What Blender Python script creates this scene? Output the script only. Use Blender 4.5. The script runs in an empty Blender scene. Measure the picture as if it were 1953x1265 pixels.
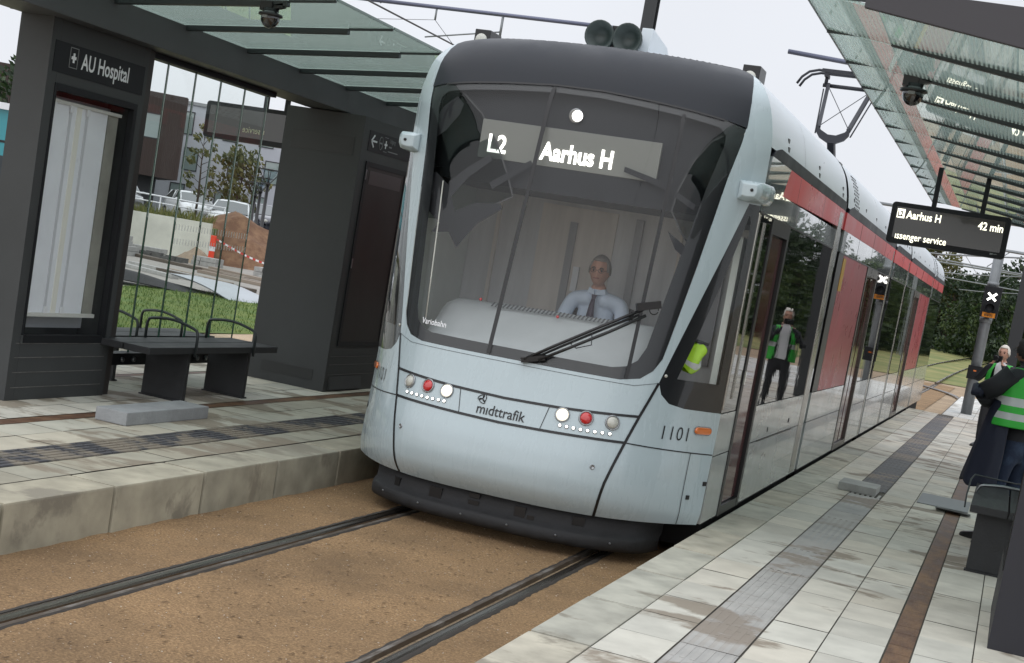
import bpy, bmesh, math, random
from mathutils import Vector, Matrix
from mathutils.geometry import delaunay_2d_cdt
R = math.radians
SC = bpy.context.scene
COL = SC.collection
# ---------------------------------------------------------------- camera
cam_d = bpy.data.cameras.new("camera"); cam = bpy.data.objects.new("camera", cam_d); COL.objects.link(cam)
_rt = Vector((0.92210875, 0.34875392, 0.16758926)); _dn = Vector((0.1973601, -0.05138395, -0.97898349)); _fw = Vector((-0.33281293, 0.9358047, -0.1162117))
_m = Matrix((_rt, -_dn, -_fw)).transposed().to_4x4(); _m.translation = Vector((3.18368, 0.0, 1.94461)); cam.matrix_world = _m
cam_d.sensor_width = 36; cam_d.sensor_fit = 'HORIZONTAL'; cam_d.lens = 2804.0255/1953*36
cam_d.shift_x = (976.5-899.053)/1953; cam_d.shift_y = (808.804-632.5)/1953
cam_d.clip_start = 0.05; cam_d.clip_end = 2000
SC.camera = cam
# ---------------------------------------------------------------- sky, sun, exposure
W = bpy.data.worlds.new("World"); SC.world = W; W.use_nodes = True
nt = W.node_tree; nt.nodes.clear()
N = nt.nodes.new; L = nt.links.new
out = N('ShaderNodeOutputWorld'); bg = N('ShaderNodeBackground'); bg.inputs[1].default_value = 0.1
sky = N('ShaderNodeTexSky'); sky.sky_type = 'NISHITA'; sky.sun_disc = False; sky.sun_elevation = R(48); sky.sun_rotation = R(200)
hs = N('ShaderNodeHueSaturation'); hs.inputs['Saturation'].default_value = 0.2; L(sky.outputs[0], hs.inputs['Color'])
tc = N('ShaderNodeTexCoord'); sp = N('ShaderNodeSeparateXYZ'); L(tc.outputs['Generated'], sp.inputs[0])
mr = N('ShaderNodeMapRange'); L(sp.outputs['Z'], mr.inputs[0])
for i, v in enumerate((0.2, 1.0, 1.0, 2.0)): mr.inputs[i+1].default_value = v
nz = N('ShaderNodeTexNoise'); nz.inputs['Scale'].default_value = 2.2; nz.inputs['Detail'].default_value = 4
L(tc.outputs['Generated'], nz.inputs['Vector'])
mr2 = N('ShaderNodeMapRange'); L(nz.outputs[0], mr2.inputs[0])
for i, v in enumerate((0.3, 0.7, 0.93, 1.06)): mr2.inputs[i+1].default_value = v
mu = N('ShaderNodeMath'); mu.operation = 'MULTIPLY'; L(mr.outputs[0], mu.inputs[0]); L(mr2.outputs[0], mu.inputs[1])
vm = N('ShaderNodeVectorMath'); vm.operation = 'SCALE'; vm.inputs[0].default_value = (7.7, 7.95, 8.5); L(mu.outputs[0], vm.inputs['Scale'])
mx = N('ShaderNodeMixRGB'); mx.inputs[0].default_value = 0.88; L(hs.outputs[0], mx.inputs[1]); L(vm.outputs[0], mx.inputs[2])
L(mx.outputs[0], bg.inputs[0]); L(bg.outputs[0], out.inputs[0])
sun_d = bpy.data.lights.new("sun", 'SUN'); sun = bpy.data.objects.new("sun", sun_d); COL.objects.link(sun)
sun_d.energy = 0.8; sun_d.angle = R(110); sun_d.color = (1.0, 0.96, 0.9)
_az, _el = R(200), R(48)
sun.rotation_euler = Vector((-math.sin(_az)*math.cos(_el), -math.cos(_az)*math.cos(_el), -math.sin(_el))).to_track_quat('-Z', 'Y').to_euler()
SC.view_settings.view_transform = 'Standard'; SC.view_settings.look = 'None'; SC.view_settings.gamma = 1.0
SC.view_settings.exposure = 0.2
# ---------------------------------------------------------------- helpers
def srgb(r, g, b):
    f = lambda c: (c/255/12.92) if c/255 <= .04045 else ((c/255+.055)/1.055)**2.4
    return (f(r), f(g), f(b))
def mat(name, col, rough=.5, metal=0, spec=.5, coat=0, crough=.03, var=0, vscale=4, bump=0, bscale=60, stretch=(1, 1, 1), emit=0, ior=1.5, col2=None, lo=.4, hi=.6, detail=5):
    m = bpy.data.materials.new(name); m.use_nodes = True
    t = m.node_tree; b = t.nodes['Principled BSDF']; n = t.nodes.new; l = t.links.new
    c = (*col, 1)
    b.inputs['Base Color'].default_value = c; b.inputs['Roughness'].default_value = rough; b.inputs['Metallic'].default_value = metal
    b.inputs['Specular IOR Level'].default_value = spec; b.inputs['Coat Weight'].default_value = coat; b.inputs['Coat Roughness'].default_value = crough; b.inputs['IOR'].default_value = ior
    if emit:
        b.inputs['Emission Color'].default_value = c; b.inputs['Emission Strength'].default_value = emit
    if var or bump or col2:
        tx = n('ShaderNodeTexCoord'); mp = n('ShaderNodeMapping'); mp.inputs['Scale'].default_value = stretch; l(tx.outputs['Object'], mp.inputs[0])
        if var or col2:
            z = n('ShaderNodeTexNoise'); z.inputs['Scale'].default_value = vscale; z.inputs['Detail'].default_value = detail; z.inputs['Roughness'].default_value = .65; l(mp.outputs[0], z.inputs['Vector'])
            r = n('ShaderNodeMapRange'); l(z.outputs[0], r.inputs[0])
            if col2:
                for i, v in enumerate((lo, hi, 0, 1)): r.inputs[i+1].default_value = v
                x = n('ShaderNodeMixRGB'); l(r.outputs[0], x.inputs[0]); x.inputs[1].default_value = c; x.inputs[2].default_value = (*col2, 1)
            else:
                for i, v in enumerate((.3, .7, 1-var, 1+var)): r.inputs[i+1].default_value = v
                x = n('ShaderNodeVectorMath'); x.operation = 'SCALE'; x.inputs[0].default_value = col; l(r.outputs[0], x.inputs['Scale'])
            l(x.outputs[0], b.inputs['Base Color'])
            r3 = n('ShaderNodeMapRange'); l(z.outputs[0], r3.inputs[0])
            for i, v in enumerate((.3, .7, max(rough-.08, .0), rough+.08)): r3.inputs[i+1].default_value = v
            l(r3.outputs[0], b.inputs['Roughness'])
        if bump:
            z2 = n('ShaderNodeTexNoise'); z2.inputs['Scale'].default_value = bscale; z2.inputs['Detail'].default_value = 4; l(mp.outputs[0], z2.inputs['Vector'])
            bp = n('ShaderNodeBump'); bp.inputs['Strength'].default_value = bump; bp.inputs['Distance'].default_value = .01; l(z2.outputs[0], bp.inputs['Height']); l(bp.outputs[0], b.inputs['Normal'])
    return m
def glass(name, tint, ior=1.5, gl=1.0, haze=0, hazecol=(.5, .5, .5), stripes=0):
    m = bpy.data.materials.new(name); m.use_nodes = True; t = m.node_tree; t.nodes.clear(); n = t.nodes.new; l = t.links.new
    o = n('ShaderNodeOutputMaterial'); tr = n('ShaderNodeBsdfTransparent'); tr.inputs[0].default_value = (*tint, 1)
    g = n('ShaderNodeBsdfGlossy'); g.inputs['Roughness'].default_value = 0.0; g.inputs[0].default_value = (gl, gl, gl, 1)
    # Schlick reflectance from the facing angle: the same from both sides of a pane
    r0 = ((ior-1)/(ior+1))**2; lw = n('ShaderNodeLayerWeight'); lw.inputs[0].default_value = .5
    pw = n('ShaderNodeMath'); pw.operation = 'POWER'; pw.inputs[1].default_value = 5; l(lw.outputs['Facing'], pw.inputs[0])
    fr = n('ShaderNodeMath'); fr.operation = 'MULTIPLY_ADD'; fr.inputs[1].default_value = 1-r0; fr.inputs[2].default_value = r0; l(pw.outputs[0], fr.inputs[0])
    mx = n('ShaderNodeMixShader'); l(fr.outputs[0], mx.inputs[0])
    base = tr.outputs[0]
    if haze:
        d = n('ShaderNodeBsdfDiffuse'); d.inputs[0].default_value = (*hazecol, 1); tl = n('ShaderNodeBsdfTranslucent'); tl.inputs[0].default_value = (*hazecol, 1)
        a = n('ShaderNodeMixShader'); a.inputs[0].default_value = .6; l(d.outputs[0], a.inputs[1]); l(tl.outputs[0], a.inputs[2])
        h = n('ShaderNodeMixShader'); h.inputs[0].default_value = haze; l(tr.outputs[0], h.inputs[1]); l(a.outputs[0], h.inputs[2])
        base = h.outputs[0]
        if stripes:
            tx = n('ShaderNodeTexCoord'); wv = n('ShaderNodeTexWave'); wv.wave_type = 'BANDS'; wv.bands_direction = 'X'; wv.inputs['Scale'].default_value = stripes; l(tx.outputs['Object'], wv.inputs['Vector'])
            r = n('ShaderNodeMapRange'); l(wv.outputs[1], r.inputs[0])
            for i, v in enumerate((.35, .65, max(haze-.32, 0), min(haze+.25, 1))): r.inputs[i+1].default_value = v
            l(r.outputs[0], h.inputs[0])
    l(base, mx.inputs[1]); l(g.outputs[0], mx.inputs[2]); l(mx.outputs[0], o.inputs[0])
    return m
WLOC = {}
def wl(o): return WLOC.get(o.name, Vector((0, 0, 0))) if o else Vector((0, 0, 0))
def tag(o, label=None, cat=None, group=None, kind=None):
    if label: o['label'] = label
    if cat: o['category'] = cat
    if group: o['group'] = group
    if kind: o['kind'] = kind
    return o
def thing(name, label, cat, loc, group=None):
    o = bpy.data.objects.new(name, None); COL.objects.link(o); o.location = loc; o.empty_display_size = .2
    WLOC[o.name] = Vector(loc); return tag(o, label, cat, group)
def copy_tree(o, loc, rz=0, label=None, scale=None, parent=None):
    c = o.copy(); COL.objects.link(c)
    if parent is None:
        c.location = loc; c.rotation_euler = (0, 0, rz)
        if scale: c.scale = (scale,)*3
        if label: c['label'] = label
    else: c.parent = parent
    for ch in list(o.children): copy_tree(ch, None, parent=c)
    return c
class MB:
    def __init__(s): s.v = []; s.f = []; s.s = []; s.mi = []; s.cur = 0; s.n = None
    def add(s, vs, fs, smooth=False):
        k = len(s.v); s.v += [tuple(p) for p in vs]
        for f in fs: s.f.append(tuple(i+k for i in f)); s.s.append(smooth); s.mi.append(s.cur)
        return s
    def box(s, x0, x1, y0, y1, z0, z1):
        return s.add([(x0, y0, z0), (x1, y0, z0), (x1, y1, z0), (x0, y1, z0), (x0, y0, z1), (x1, y0, z1), (x1, y1, z1), (x0, y1, z1)], [(3, 2, 1, 0), (4, 5, 6, 7), (0, 1, 5, 4), (1, 2, 6, 5), (2, 3, 7, 6), (3, 0, 4, 7)])
    def hexa(s, p):  # eight corners: bottom four, top four
        return s.add(p, [(3, 2, 1, 0), (4, 5, 6, 7), (0, 1, 5, 4), (1, 2, 6, 5), (2, 3, 7, 6), (3, 0, 4, 7)])
    def bar(s, a, b, w, h, up=(0, 0, 1)):
        a = Vector(a); b = Vector(b); d = (b-a).normalized(); u = Vector(up); r = d.cross(u).normalized(); u = r.cross(d)
        r = r*w/2; u = u*h/2
        return s.hexa([a-r-u, a+r-u, b+r-u, b-r-u, a-r+u, a+r+u, b+r+u, b-r+u])
    def prism(s, poly, a, b, axis='y'):
        n = len(poly)
        mk = {'y': lambda p, t: (p[0], t, p[1]), 'x': lambda p, t: (t, p[0], p[1]), 'z': lambda p, t: (p[0], p[1], t)}[axis]
        return s.add([mk(p, a) for p in poly]+[mk(p, b) for p in poly], [tuple(range(n))[::-1], tuple(range(n, 2*n))]+[(i, (i+1) % n, n+(i+1) % n, n+i) for i in range(n)])
    def tube(s, pts, r, n=8, cap=True, closed=False):
        pts = [Vector(p) for p in pts]; m = len(pts); rr = r if isinstance(r, (list, tuple)) else [r]*m
        k = len(s.v); prev = None
        for i, p in enumerate(pts):
            d = (pts[min(i+1, m-1)]-pts[max(i-1, 0)])
            if closed: d = pts[(i+1) % m]-pts[i-1]
            d.normalize()
            if prev is None: u = d.orthogonal().normalized()
            else: u = (prev-d*prev.dot(d)).normalized()
            prev = u; w = d.cross(u)
            for j in range(n):
                a = 2*math.pi*j/n; s.v.append(tuple(p+(u*math.cos(a)+w*math.sin(a))*rr[i]))
        for i in range(m if closed else m-1):
            i2 = (i+1) % m
            for j in range(n):
                s.f.append((k+i*n+j, k+i*n+(j+1) % n, k+i2*n+(j+1) % n, k+i2*n+j)); s.s.append(True); s.mi.append(s.cur)
        if cap and not closed:
            s.f.append(tuple(range(k, k+n))[::-1]); s.s.append(False); s.mi.append(s.cur)
            s.f.append(tuple(range(k+(m-1)*n, k+m*n))); s.s.append(False); s.mi.append(s.cur)
        return s
    def sphere(s, c, rx, ry=None, rz=None, n=14, m=9, fn=None):
        ry = ry or rx; rz = rz or rx; vs = []; fs = []
        for i in range(m+1):
            t = math.pi*i/m
            for j in range(n):
                a = 2*math.pi*j/n; p = Vector((rx*math.sin(t)*math.cos(a), ry*math.sin(t)*math.sin(a), rz*math.cos(t)))
                if fn: p = fn(p)
                vs.append(Vector(c)+p)
        for i in range(m):
            for j in range(n): fs.append((i*n+j, (i+1)*n+j, (i+1)*n+(j+1) % n, i*n+(j+1) % n))
        return s.add(vs, fs, True)
    def loft(s, rows, closed=True, cap=True, smooth=True):
        n = len(rows[0]); k = len(s.v)
        for r in rows: s.v += [tuple(p) for p in r]
        for i in range(len(rows)-1):
            for j in range(n if closed else n-1):
                s.f.append((k+i*n+j, k+i*n+(j+1) % n, k+(i+1)*n+(j+1) % n, k+(i+1)*n+j)); s.s.append(smooth); s.mi.append(s.cur)
        if cap and closed:
            for o, rv in ((k, True), (k+(len(rows)-1)*n, False)):
                f = tuple(range(o, o+n)); s.f.append(f[::-1] if rv else f); s.s.append(False); s.mi.append(s.cur)
        return s
    def build(s, name, mats, parent=None, bevel=0, fixn=True, origin=None, seg=2):
        if not isinstance(mats, (list, tuple)): mats = [mats]
        if parent is not None: off = wl(parent)
        elif origin is not None: off = Vector(origin)
        else:
            xs = [p[0] for p in s.v]; ys = [p[1] for p in s.v]; off = Vector(((min(xs)+max(xs))/2, (min(ys)+max(ys))/2, min(p[2] for p in s.v)))
        me = bpy.data.meshes.new(name); me.from_pydata([(p[0]-off.x, p[1]-off.y, p[2]-off.z) for p in s.v], [], s.f)
        me.polygons.foreach_set('use_smooth', s.s); me.polygons.foreach_set('material_index', s.mi)
        for m in mats: me.materials.append(m)
        if fixn or bevel:
            bm = bmesh.new(); bm.from_mesh(me)
            if fixn: bmesh.ops.recalc_face_normals(bm, faces=bm.faces)
            if bevel:
                es = [e for e in bm.edges if len(e.link_faces) == 2 and e.calc_face_angle(0) > .6]
                bmesh.ops.bevel(bm, geom=es, offset=bevel, segments=seg, profile=.7, affect='EDGES', clamp_overlap=True)
            bm.to_mesh(me); bm.free()
        me.update()
        o = bpy.data.objects.new(name, me); COL.objects.link(o)
        if parent is not None: o.parent = parent; WLOC[o.name] = Vector(off)
        else: o.location = off; WLOC[o.name] = Vector(off)
        return o
def lathe(mb, c, axis, prof, n=20):   # prof = [(distance along axis, radius)]
    c = Vector(c); d = Vector(axis).normalized(); u = d.orthogonal().normalized(); w = d.cross(u)
    return mb.loft([[c+d*t+(u*math.cos(2*math.pi*j/n)+w*math.sin(2*math.pi*j/n))*r for j in range(n)] for t, r in prof])
def letters(s, size, bold=0.0, sx=1.0, align='LEFT', space=1.0):
    cu = bpy.data.curves.new('t', 'FONT'); cu.body = s; cu.size = size; cu.offset = bold; cu.align_x = align; cu.space_character = space; cu.resolution_u = 3
    ob = bpy.data.objects.new('t', cu); COL.objects.link(ob)
    dg = bpy.context.evaluated_depsgraph_get(); me = bpy.data.meshes.new_from_object(ob.evaluated_get(dg))
    vs = [(v.co.x*sx, v.co.y) for v in me.vertices]; fs = [tuple(p.vertices) for p in me.polygons]
    bpy.data.objects.remove(ob); bpy.data.curves.remove(cu); bpy.data.meshes.remove(me)
    return vs, fs
def text(mb, s, size, o, xd, yd, **k):
    vs, fs = letters(s, size, **k); o = Vector(o); xd = Vector(xd).normalized(); yd = Vector(yd).normalized()
    return mb.add([o+xd*a+yd*b for a, b in vs], fs)
# ---------------------------------------------------------------- materials
m_paint = mat('tram_paint', (.41, .49, .52), .28, coat=.6, crough=.05, var=.016, vscale=1.6, stretch=(5, 5, .9))
m_roofp = mat('tram_roof_paint', (.58, .64, .68), .35, coat=.3, crough=.15, var=.06, vscale=2)
m_cap = mat('cap_grey', (.017, .020, .026), .45, spec=.3, var=.12, vscale=2.5)
m_black = mat('black_trim', (.008, .008, .009), .35)
m_frit = mat('glass_border', (.01, .011, .013), .3)
m_rubber = mat('bumper_rubber', (.013, .0135, .015), .7, var=.5, vscale=9, bump=.3, bscale=40)
m_dark = mat('underframe', (.012, .012, .013), .8)
m_silver = mat('silver_pillar', (.38, .37, .34), .22, metal=.8, var=.1)
m_bronze = mat('door_frame_metal', (.11, .095, .085), .3, metal=.6, var=.1)
m_side = mat('side_panel_paint', (.40, .42, .415), .18, coat=.5, crough=.04, var=.07, vscale=1.7, bump=.08, bscale=3)
m_band = mat('upper_glass_band', (.24, .275, .275), .08, coat=1, crough=.01, var=.06, vscale=1)
m_red = mat('red_stripe', (.66, .085, .09), .3, spec=.22, var=.05, vscale=1)
m_redfilm = mat('red_window_film', (.42, .075, .088), .3, spec=.14, var=.10, vscale=1.5)
m_doorglass = mat('door_glass', (.10, .035, .036), .08, spec=.3, var=.1, vscale=1)  # reddish base colour paints in a red reflection seen on the door leaves
m_window = mat('dark_window_glass', (.008, .009, .009), .015, ior=1.45, bump=.10, bscale=1.6)
m_cabglass = glass('cab_glass', (.97, .98, .975), 1.40)
m_clear = glass('clear_glass', (.965, .985, .975), 1.38, .5)
m_edge = mat('glass_edge_green', (.03, .085, .06), .15, coat=.5)
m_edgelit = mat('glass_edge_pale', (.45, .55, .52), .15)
m_cabgrey = mat('cab_lining', (.74, .75, .76), .6, var=.08, vscale=3)
m_cabpale = mat('cab_pale_panel', (.72, .76, .72), .6, var=.05)
m_cabdark = mat('cab_ceiling', (.018, .019, .022), .7, spec=.2)
m_dash = mat('dashboard_grey', (.36, .38, .385), .55, var=.08, vscale=4)
m_display = mat('display_face', (.15, .155, .14), .3)
m_led = mat('led_white', (1, .98, .92), .5, emit=2.2)
m_ledy = mat('led_warm_white', (1, .97, .78), .5, emit=1.4)
m_lamp = mat('lit_lamp', (1, .98, .92), .3, emit=4.0)
m_glow = mat('lamp_glow', (1, .93, .74), .3, emit=1.05)
m_lampoff = mat('unlit_lens', (.45, .45, .40), .15, coat=1, var=.15, vscale=90)
m_redlens = mat('red_lens', (.50, .012, .015), .12, coat=1)
m_amber = mat('amber_lens', (.62, .14, .012), .15, coat=1)
m_chrome = mat('lamp_ring', (.30, .31, .32), .25, metal=.8)
m_panto = mat('pantograph_steel', (.03, .032, .04), .5, metal=.3)
m_kiosk = mat('kiosk_charcoal', (.046, .049, .050), .55, spec=.35, var=.16, vscale=1.1, bump=.15, bscale=400)
m_kiosk2 = mat('kiosk_brown_charcoal', (.040, .036, .034), .5, spec=.4, var=.08, vscale=3)
m_signblk = mat('sign_black', (.012, .013, .015), .5, spec=.25)
m_white = mat('white_lettering', (.75, .76, .78), .5)
m_greyl = mat('grey_lettering', (.20, .21, .21), .5)
m_beam = mat('shelter_steel', (.060, .062, .065), .5, spec=.4, var=.06, vscale=2)
m_rafter = mat('rafter_steel', (.020, .026, .028), .45)
m_canopy = glass('canopy_glass', (.74, .82, .78), 1.5, 1, .45, (.62, .70, .66))
m_canopys = glass('striped_canopy_glass', (.68, .78, .75), 1.5, 1, .5, (.68, .75, .70), stripes=12)
m_bench = mat('bench_charcoal', (.022, .023, .025), .6, var=.25, vscale=12, bump=.2, bscale=60, stretch=(1, .2, 1))
m_steel = mat('brushed_steel', (.22, .23, .24), .3, metal=.9)
m_concrete = mat('concrete', (.34, .34, .325), .85, var=.18, vscale=6, bump=.35, bscale=50)
m_slab = mat('slab_concrete', (.27, .28, .285), .85, var=.15, vscale=7, bump=.3, bscale=70)
m_bluegrey = mat('wet_slab', (.20, .215, .22), .6, var=.12, vscale=5)
m_pole = mat('galvanised_pole', (.21, .225, .235), .45, metal=.4, var=.12, vscale=6)
m_mast = mat('mast_steel', (.035, .037, .04), .5, metal=.3)
m_tube = mat('cantilever_tube', (.13, .14, .20), .4, metal=.5)
m_wire = mat('wire', (.07, .07, .075), .5)
m_bulb = mat('insulator', (.45, .42, .38), .5)
m_skin = mat('skin', (.46, .25, .18), .55, var=.08, vscale=20)
m_skin2 = mat('darker_skin', (.24, .12, .075), .55)
m_shirt = mat('pale_blue_shirt', (.55, .63, .74), .8, bump=.2, bscale=30)
m_whiteshirt = mat('white_shirt', (.72, .72, .74), .8)
m_tie = mat('dark_tie', (.05, .035, .06), .6)
m_jacket = mat('black_jacket', (.010, .011, .015), .75, bump=.5, bscale=14)
m_navy = mat('navy_lining', (.008, .011, .028), .7, bump=.4, bscale=12)
m_jeans = mat('blue_jeans', (.014, .024, .055), .85, col2=(.05, .075, .13), lo=.52, hi=.75, vscale=7, bump=.5, bscale=25)
m_trousers = mat('dark_trousers', (.02, .02, .024), .8)
m_green = mat('green_hi_vis', (.035, .42, .045), .6, bump=.5, bscale=16)
m_lime = mat('lime_hi_vis', (.36, .62, .015), .6, bump=.5, bscale=20)
m_reflect = mat('reflective_tape', (.50, .52, .52), .35)
m_hairw = mat('white_hair', (.62, .58, .52), .8)
m_haird = mat('dark_hair', (.012, .010, .009), .7)
m_hairg = mat('grey_brown_hair', (.10, .075, .055), .8)
m_shoe = mat('black_shoe', (.010, .010, .011), .4)
m_eye = mat('dark_eye', (.015, .012, .010), .2)
m_lips = mat('lips', (.30, .11, .09), .5)
m_orange = mat('orange_plastic', (.80, .07, .03), .4)
m_carwhite = mat('white_car_paint', (.68, .70, .72), .2, coat=1)
m_cargrey = mat('grey_car_paint', (.20, .21, .22), .2, coat=1)
m_carred = mat('red_car_paint', (.45, .10, .09), .2, coat=1)
m_carblue = mat('dark_car_paint', (.03, .035, .05), .2, coat=1)
m_carglass = mat('car_glass', (.035, .05, .05), .03, coat=1, ior=1.6)
m_tyre = mat('tyre', (.012, .012, .012), .8)
m_brownclad = mat('brown_cladding', (.050, .032, .027), .6, var=.12, vscale=1)
m_greyclad = mat('grey_cladding', (.46, .48, .52), .7, var=.06, vscale=.6)
m_winglass = mat('building_glass', (.24, .30, .29), .05, coat=1)
m_winframe = mat('window_frame_dark', (.03, .032, .035), .5)
m_teal = mat('teal_panel', (.03, .26, .30), .2, coat=.6)
m_soil = mat('soil', (.125, .065, .036), .95, col2=(.22, .13, .075), lo=.4, hi=.65, vscale=3, bump=1, bscale=6)
m_sand = mat('sand_heap', (.28, .22, .16), .95, var=.2, vscale=6, bump=.5, bscale=30)
m_tarp = mat('black_tarp', (.012, .013, .014), .75, bump=.5, bscale=6)
m_sheet = mat('grey_sheet', (.33, .36, .38), .35, var=.15, vscale=2)
m_bark = mat('bark', (.06, .045, .032), .9, bump=.6, bscale=20)
def leafmat(name, a, b, c):
    m = bpy.data.materials.new(name); m.use_nodes = True; t = m.node_tree; n = t.nodes.new; l = t.links.new; p = t.nodes['Principled BSDF']
    g = n('ShaderNodeNewGeometry'); r = n('ShaderNodeValToRGB'); e = r.color_ramp.elements
    e[0].color = (*a, 1); e[1].color = (*c, 1); k = r.color_ramp.elements.new(.55); k.color = (*b, 1)
    l(g.outputs['Random Per Island'], r.inputs[0]); l(r.outputs[0], p.inputs['Base Color']); p.inputs['Roughness'].default_value = .6
    tl = n('ShaderNodeBsdfTranslucent'); l(r.outputs[0], tl.inputs[0]); mx = n('ShaderNodeMixShader'); mx.inputs[0].default_value = .3
    l(p.outputs[0], mx.inputs[1]); l(tl.outputs[0], mx.inputs[2]); l(mx.outputs[0], t.nodes['Material Output'].inputs[0]); return m
m_leafd = leafmat('dark_leaves', (.009, .022, .008), (.018, .040, .013), (.04, .068, .020))
m_leafo = leafmat('olive_leaves', (.060, .070, .020), (.11, .12, .035), (.19, .17, .06))
m_leafm = leafmat('mid_leaves', (.02, .042, .011), (.04, .074, .017), (.085, .12, .032))
m_grass = leafmat('grass_blades', (.040, .085, .010), (.07, .135, .016), (.13, .19, .03))
m_drygrass = leafmat('long_grass_blades', (.10, .12, .03), (.17, .18, .055), (.27, .25, .10))
# tiles: per-tile tint attribute, sandy stains drawn out across the platform
def tilemat(name, base, stain, amount, rough=.75, lo=.88, hi=1.1):
    m = mat(name, base, rough); t = m.node_tree; n = t.nodes.new; l = t.links.new; b = t.nodes['Principled BSDF']
    at = n('ShaderNodeAttribute'); at.attribute_name = 'tint'
    tx = n('ShaderNodeTexCoord'); mp = n('ShaderNodeMapping'); mp.inputs['Scale'].default_value = (1.0, 1.55, 1); l(tx.outputs['Object'], mp.inputs[0])
    z = n('ShaderNodeTexNoise'); z.inputs['Scale'].default_value = 1.25; z.inputs['Detail'].default_value = 9; z.inputs['Roughness'].default_value = .6; z.inputs['Distortion'].default_value = .25; l(mp.outputs[0], z.inputs['Vector'])
    r = n('ShaderNodeMapRange'); l(z.outputs[0], r.inputs[0])
    for i, v in enumerate((amount, amount+.055, 0, .85)): r.inputs[i+1].default_value = v
    z2 = n('ShaderNodeTexNoise'); z2.inputs['Scale'].default_value = 5; z2.inputs['Detail'].default_value = 8; l(tx.outputs['Object'], z2.inputs['Vector'])
    r2 = n('ShaderNodeMapRange'); l(z2.outputs[0], r2.inputs[0])
    for i, v in enumerate((.3, .7, lo, hi)): r2.inputs[i+1].default_value = v
    v1 = n('ShaderNodeVectorMath'); v1.operation = 'SCALE'; l(at.outputs['Color'], v1.inputs[0]); l(r2.outputs[0], v1.inputs['Scale'])
    x = n('ShaderNodeMixRGB'); l(r.outputs[0], x.inputs[0]); l(v1.outputs[0], x.inputs[1]); x.inputs[2].default_value = (*stain, 1)
    l(x.outputs[0], b.inputs['Base Color'])
    z3 = n('ShaderNodeTexNoise'); z3.inputs['Scale'].default_value = 120; l(tx.outputs['Object'], z3.inputs['Vector'])
    bp = n('ShaderNodeBump'); bp.inputs['Strength'].default_value = .18; bp.inputs['Distance'].default_value = .004; l(z3.outputs[0], bp.inputs['Height']); l(bp.outputs[0], b.inputs['Normal'])
    return m
m_tile = tilemat('platform_tiles', (.5, .5, .47), (.22, .18, .135), .55)
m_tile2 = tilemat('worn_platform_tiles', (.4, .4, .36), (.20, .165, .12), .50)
m_kerb = tilemat('kerb_concrete', (.4, .4, .36), (.20, .18, .14), .56, lo=.74, hi=1.2)
m_mortar = mat('joint_sand', (.10, .09, .075), .95, var=.2, vscale=8)
def sandmat(name, a, b, c, s=1.0):
    m = mat(name, a, .95); t = m.node_tree; n = t.nodes.new; l = t.links.new; p = t.nodes['Principled BSDF']
    tx = n('ShaderNodeTexCoord')
    z1 = n('ShaderNodeTexNoise'); z1.inputs['Scale'].default_value = 1.1*s; z1.inputs['Detail'].default_value = 8; z1.inputs['Roughness'].default_value = .62; l(tx.outputs['Object'], z1.inputs['Vector'])
    z2 = n('ShaderNodeTexNoise'); z2.inputs['Scale'].default_value = 75*s; z2.inputs['Detail'].default_value = 5; z2.inputs['Roughness'].default_value = .75; l(tx.outputs['Object'], z2.inputs['Vector'])
    vo = n('ShaderNodeTexVoronoi'); vo.inputs['Scale'].default_value = 34*s; l(tx.outputs['Object'], vo.inputs['Vector'])
    r0 = n('ShaderNodeValToRGB'); l(z2.outputs[0], r0.inputs[0]); e = r0.color_ramp.elements; e[0].position = .34; e[1].position = .68; e[0].color = (*[k*.5 for k in a], 1); e[1].color = (*b, 1); k = e.new(.5); k.color = (*a, 1)
    r1 = n('ShaderNodeMapRange'); l(z1.outputs[0], r1.inputs[0])
    for i, v in enumerate((.3, .7, .68, 1.2)): r1.inputs[i+1].default_value = v
    v1 = n('ShaderNodeVectorMath'); v1.operation = 'SCALE'; l(r0.outputs[0], v1.inputs[0]); l(r1.outputs[0], v1.inputs['Scale'])
    r2 = n('ShaderNodeMapRange'); l(vo.outputs['Distance'], r2.inputs[0])
    for i, v in enumerate((.10, .16, 1, 0)): r2.inputs[i+1].default_value = v
    sepc = n('ShaderNodeSeparateXYZ'); l(vo.outputs['Color'], sepc.inputs[0]); gt = n('ShaderNodeMath'); gt.operation = 'GREATER_THAN'; gt.inputs[1].default_value = .78; l(sepc.outputs[0], gt.inputs[0])
    m1 = n('ShaderNodeMath'); m1.operation = 'MULTIPLY'; l(r2.outputs[0], m1.inputs[0]); l(gt.outputs[0], m1.inputs[1])
    x = n('ShaderNodeMixRGB'); l(m1.outputs[0], x.inputs[0]); l(v1.outputs[0], x.inputs[1]); x.inputs[2].default_value = (*c, 1); l(x.outputs[0], p.inputs['Base Color'])
    bp = n('ShaderNodeBump'); bp.inputs['Strength'].default_value = .7; bp.inputs['Distance'].default_value = .012
    ad = n('ShaderNodeMath'); ad.operation = 'ADD'; l(z2.outputs[0], ad.inputs[0]); l(m1.outputs[0], ad.inputs[1]); l(ad.outputs[0], bp.inputs['Height']); l(bp.outputs[0], p.inputs['Normal'])
    return m
m_bed = sandmat('track_sand', (.245, .150, .072), (.40, .265, .135), (.55, .45, .33))
m_ground = sandmat('gravel', (.34, .25, .16), (.46, .35, .24), (.5, .44, .36), .5)
m_pale = sandmat('pale_gravel', (.48, .36, .24), (.55, .44, .32), (.55, .5, .42), .7)
m_meadow = mat('meadow', (.24, .22, .075), .95, col2=(.12, .15, .04), lo=.38, hi=.62, vscale=.35, bump=.5, bscale=8)
m_lawn = mat('lawn', (.07, .125, .014), .95, col2=(.12, .155, .025), lo=.4, hi=.62, vscale=1.2, bump=.6, bscale=30)
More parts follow.
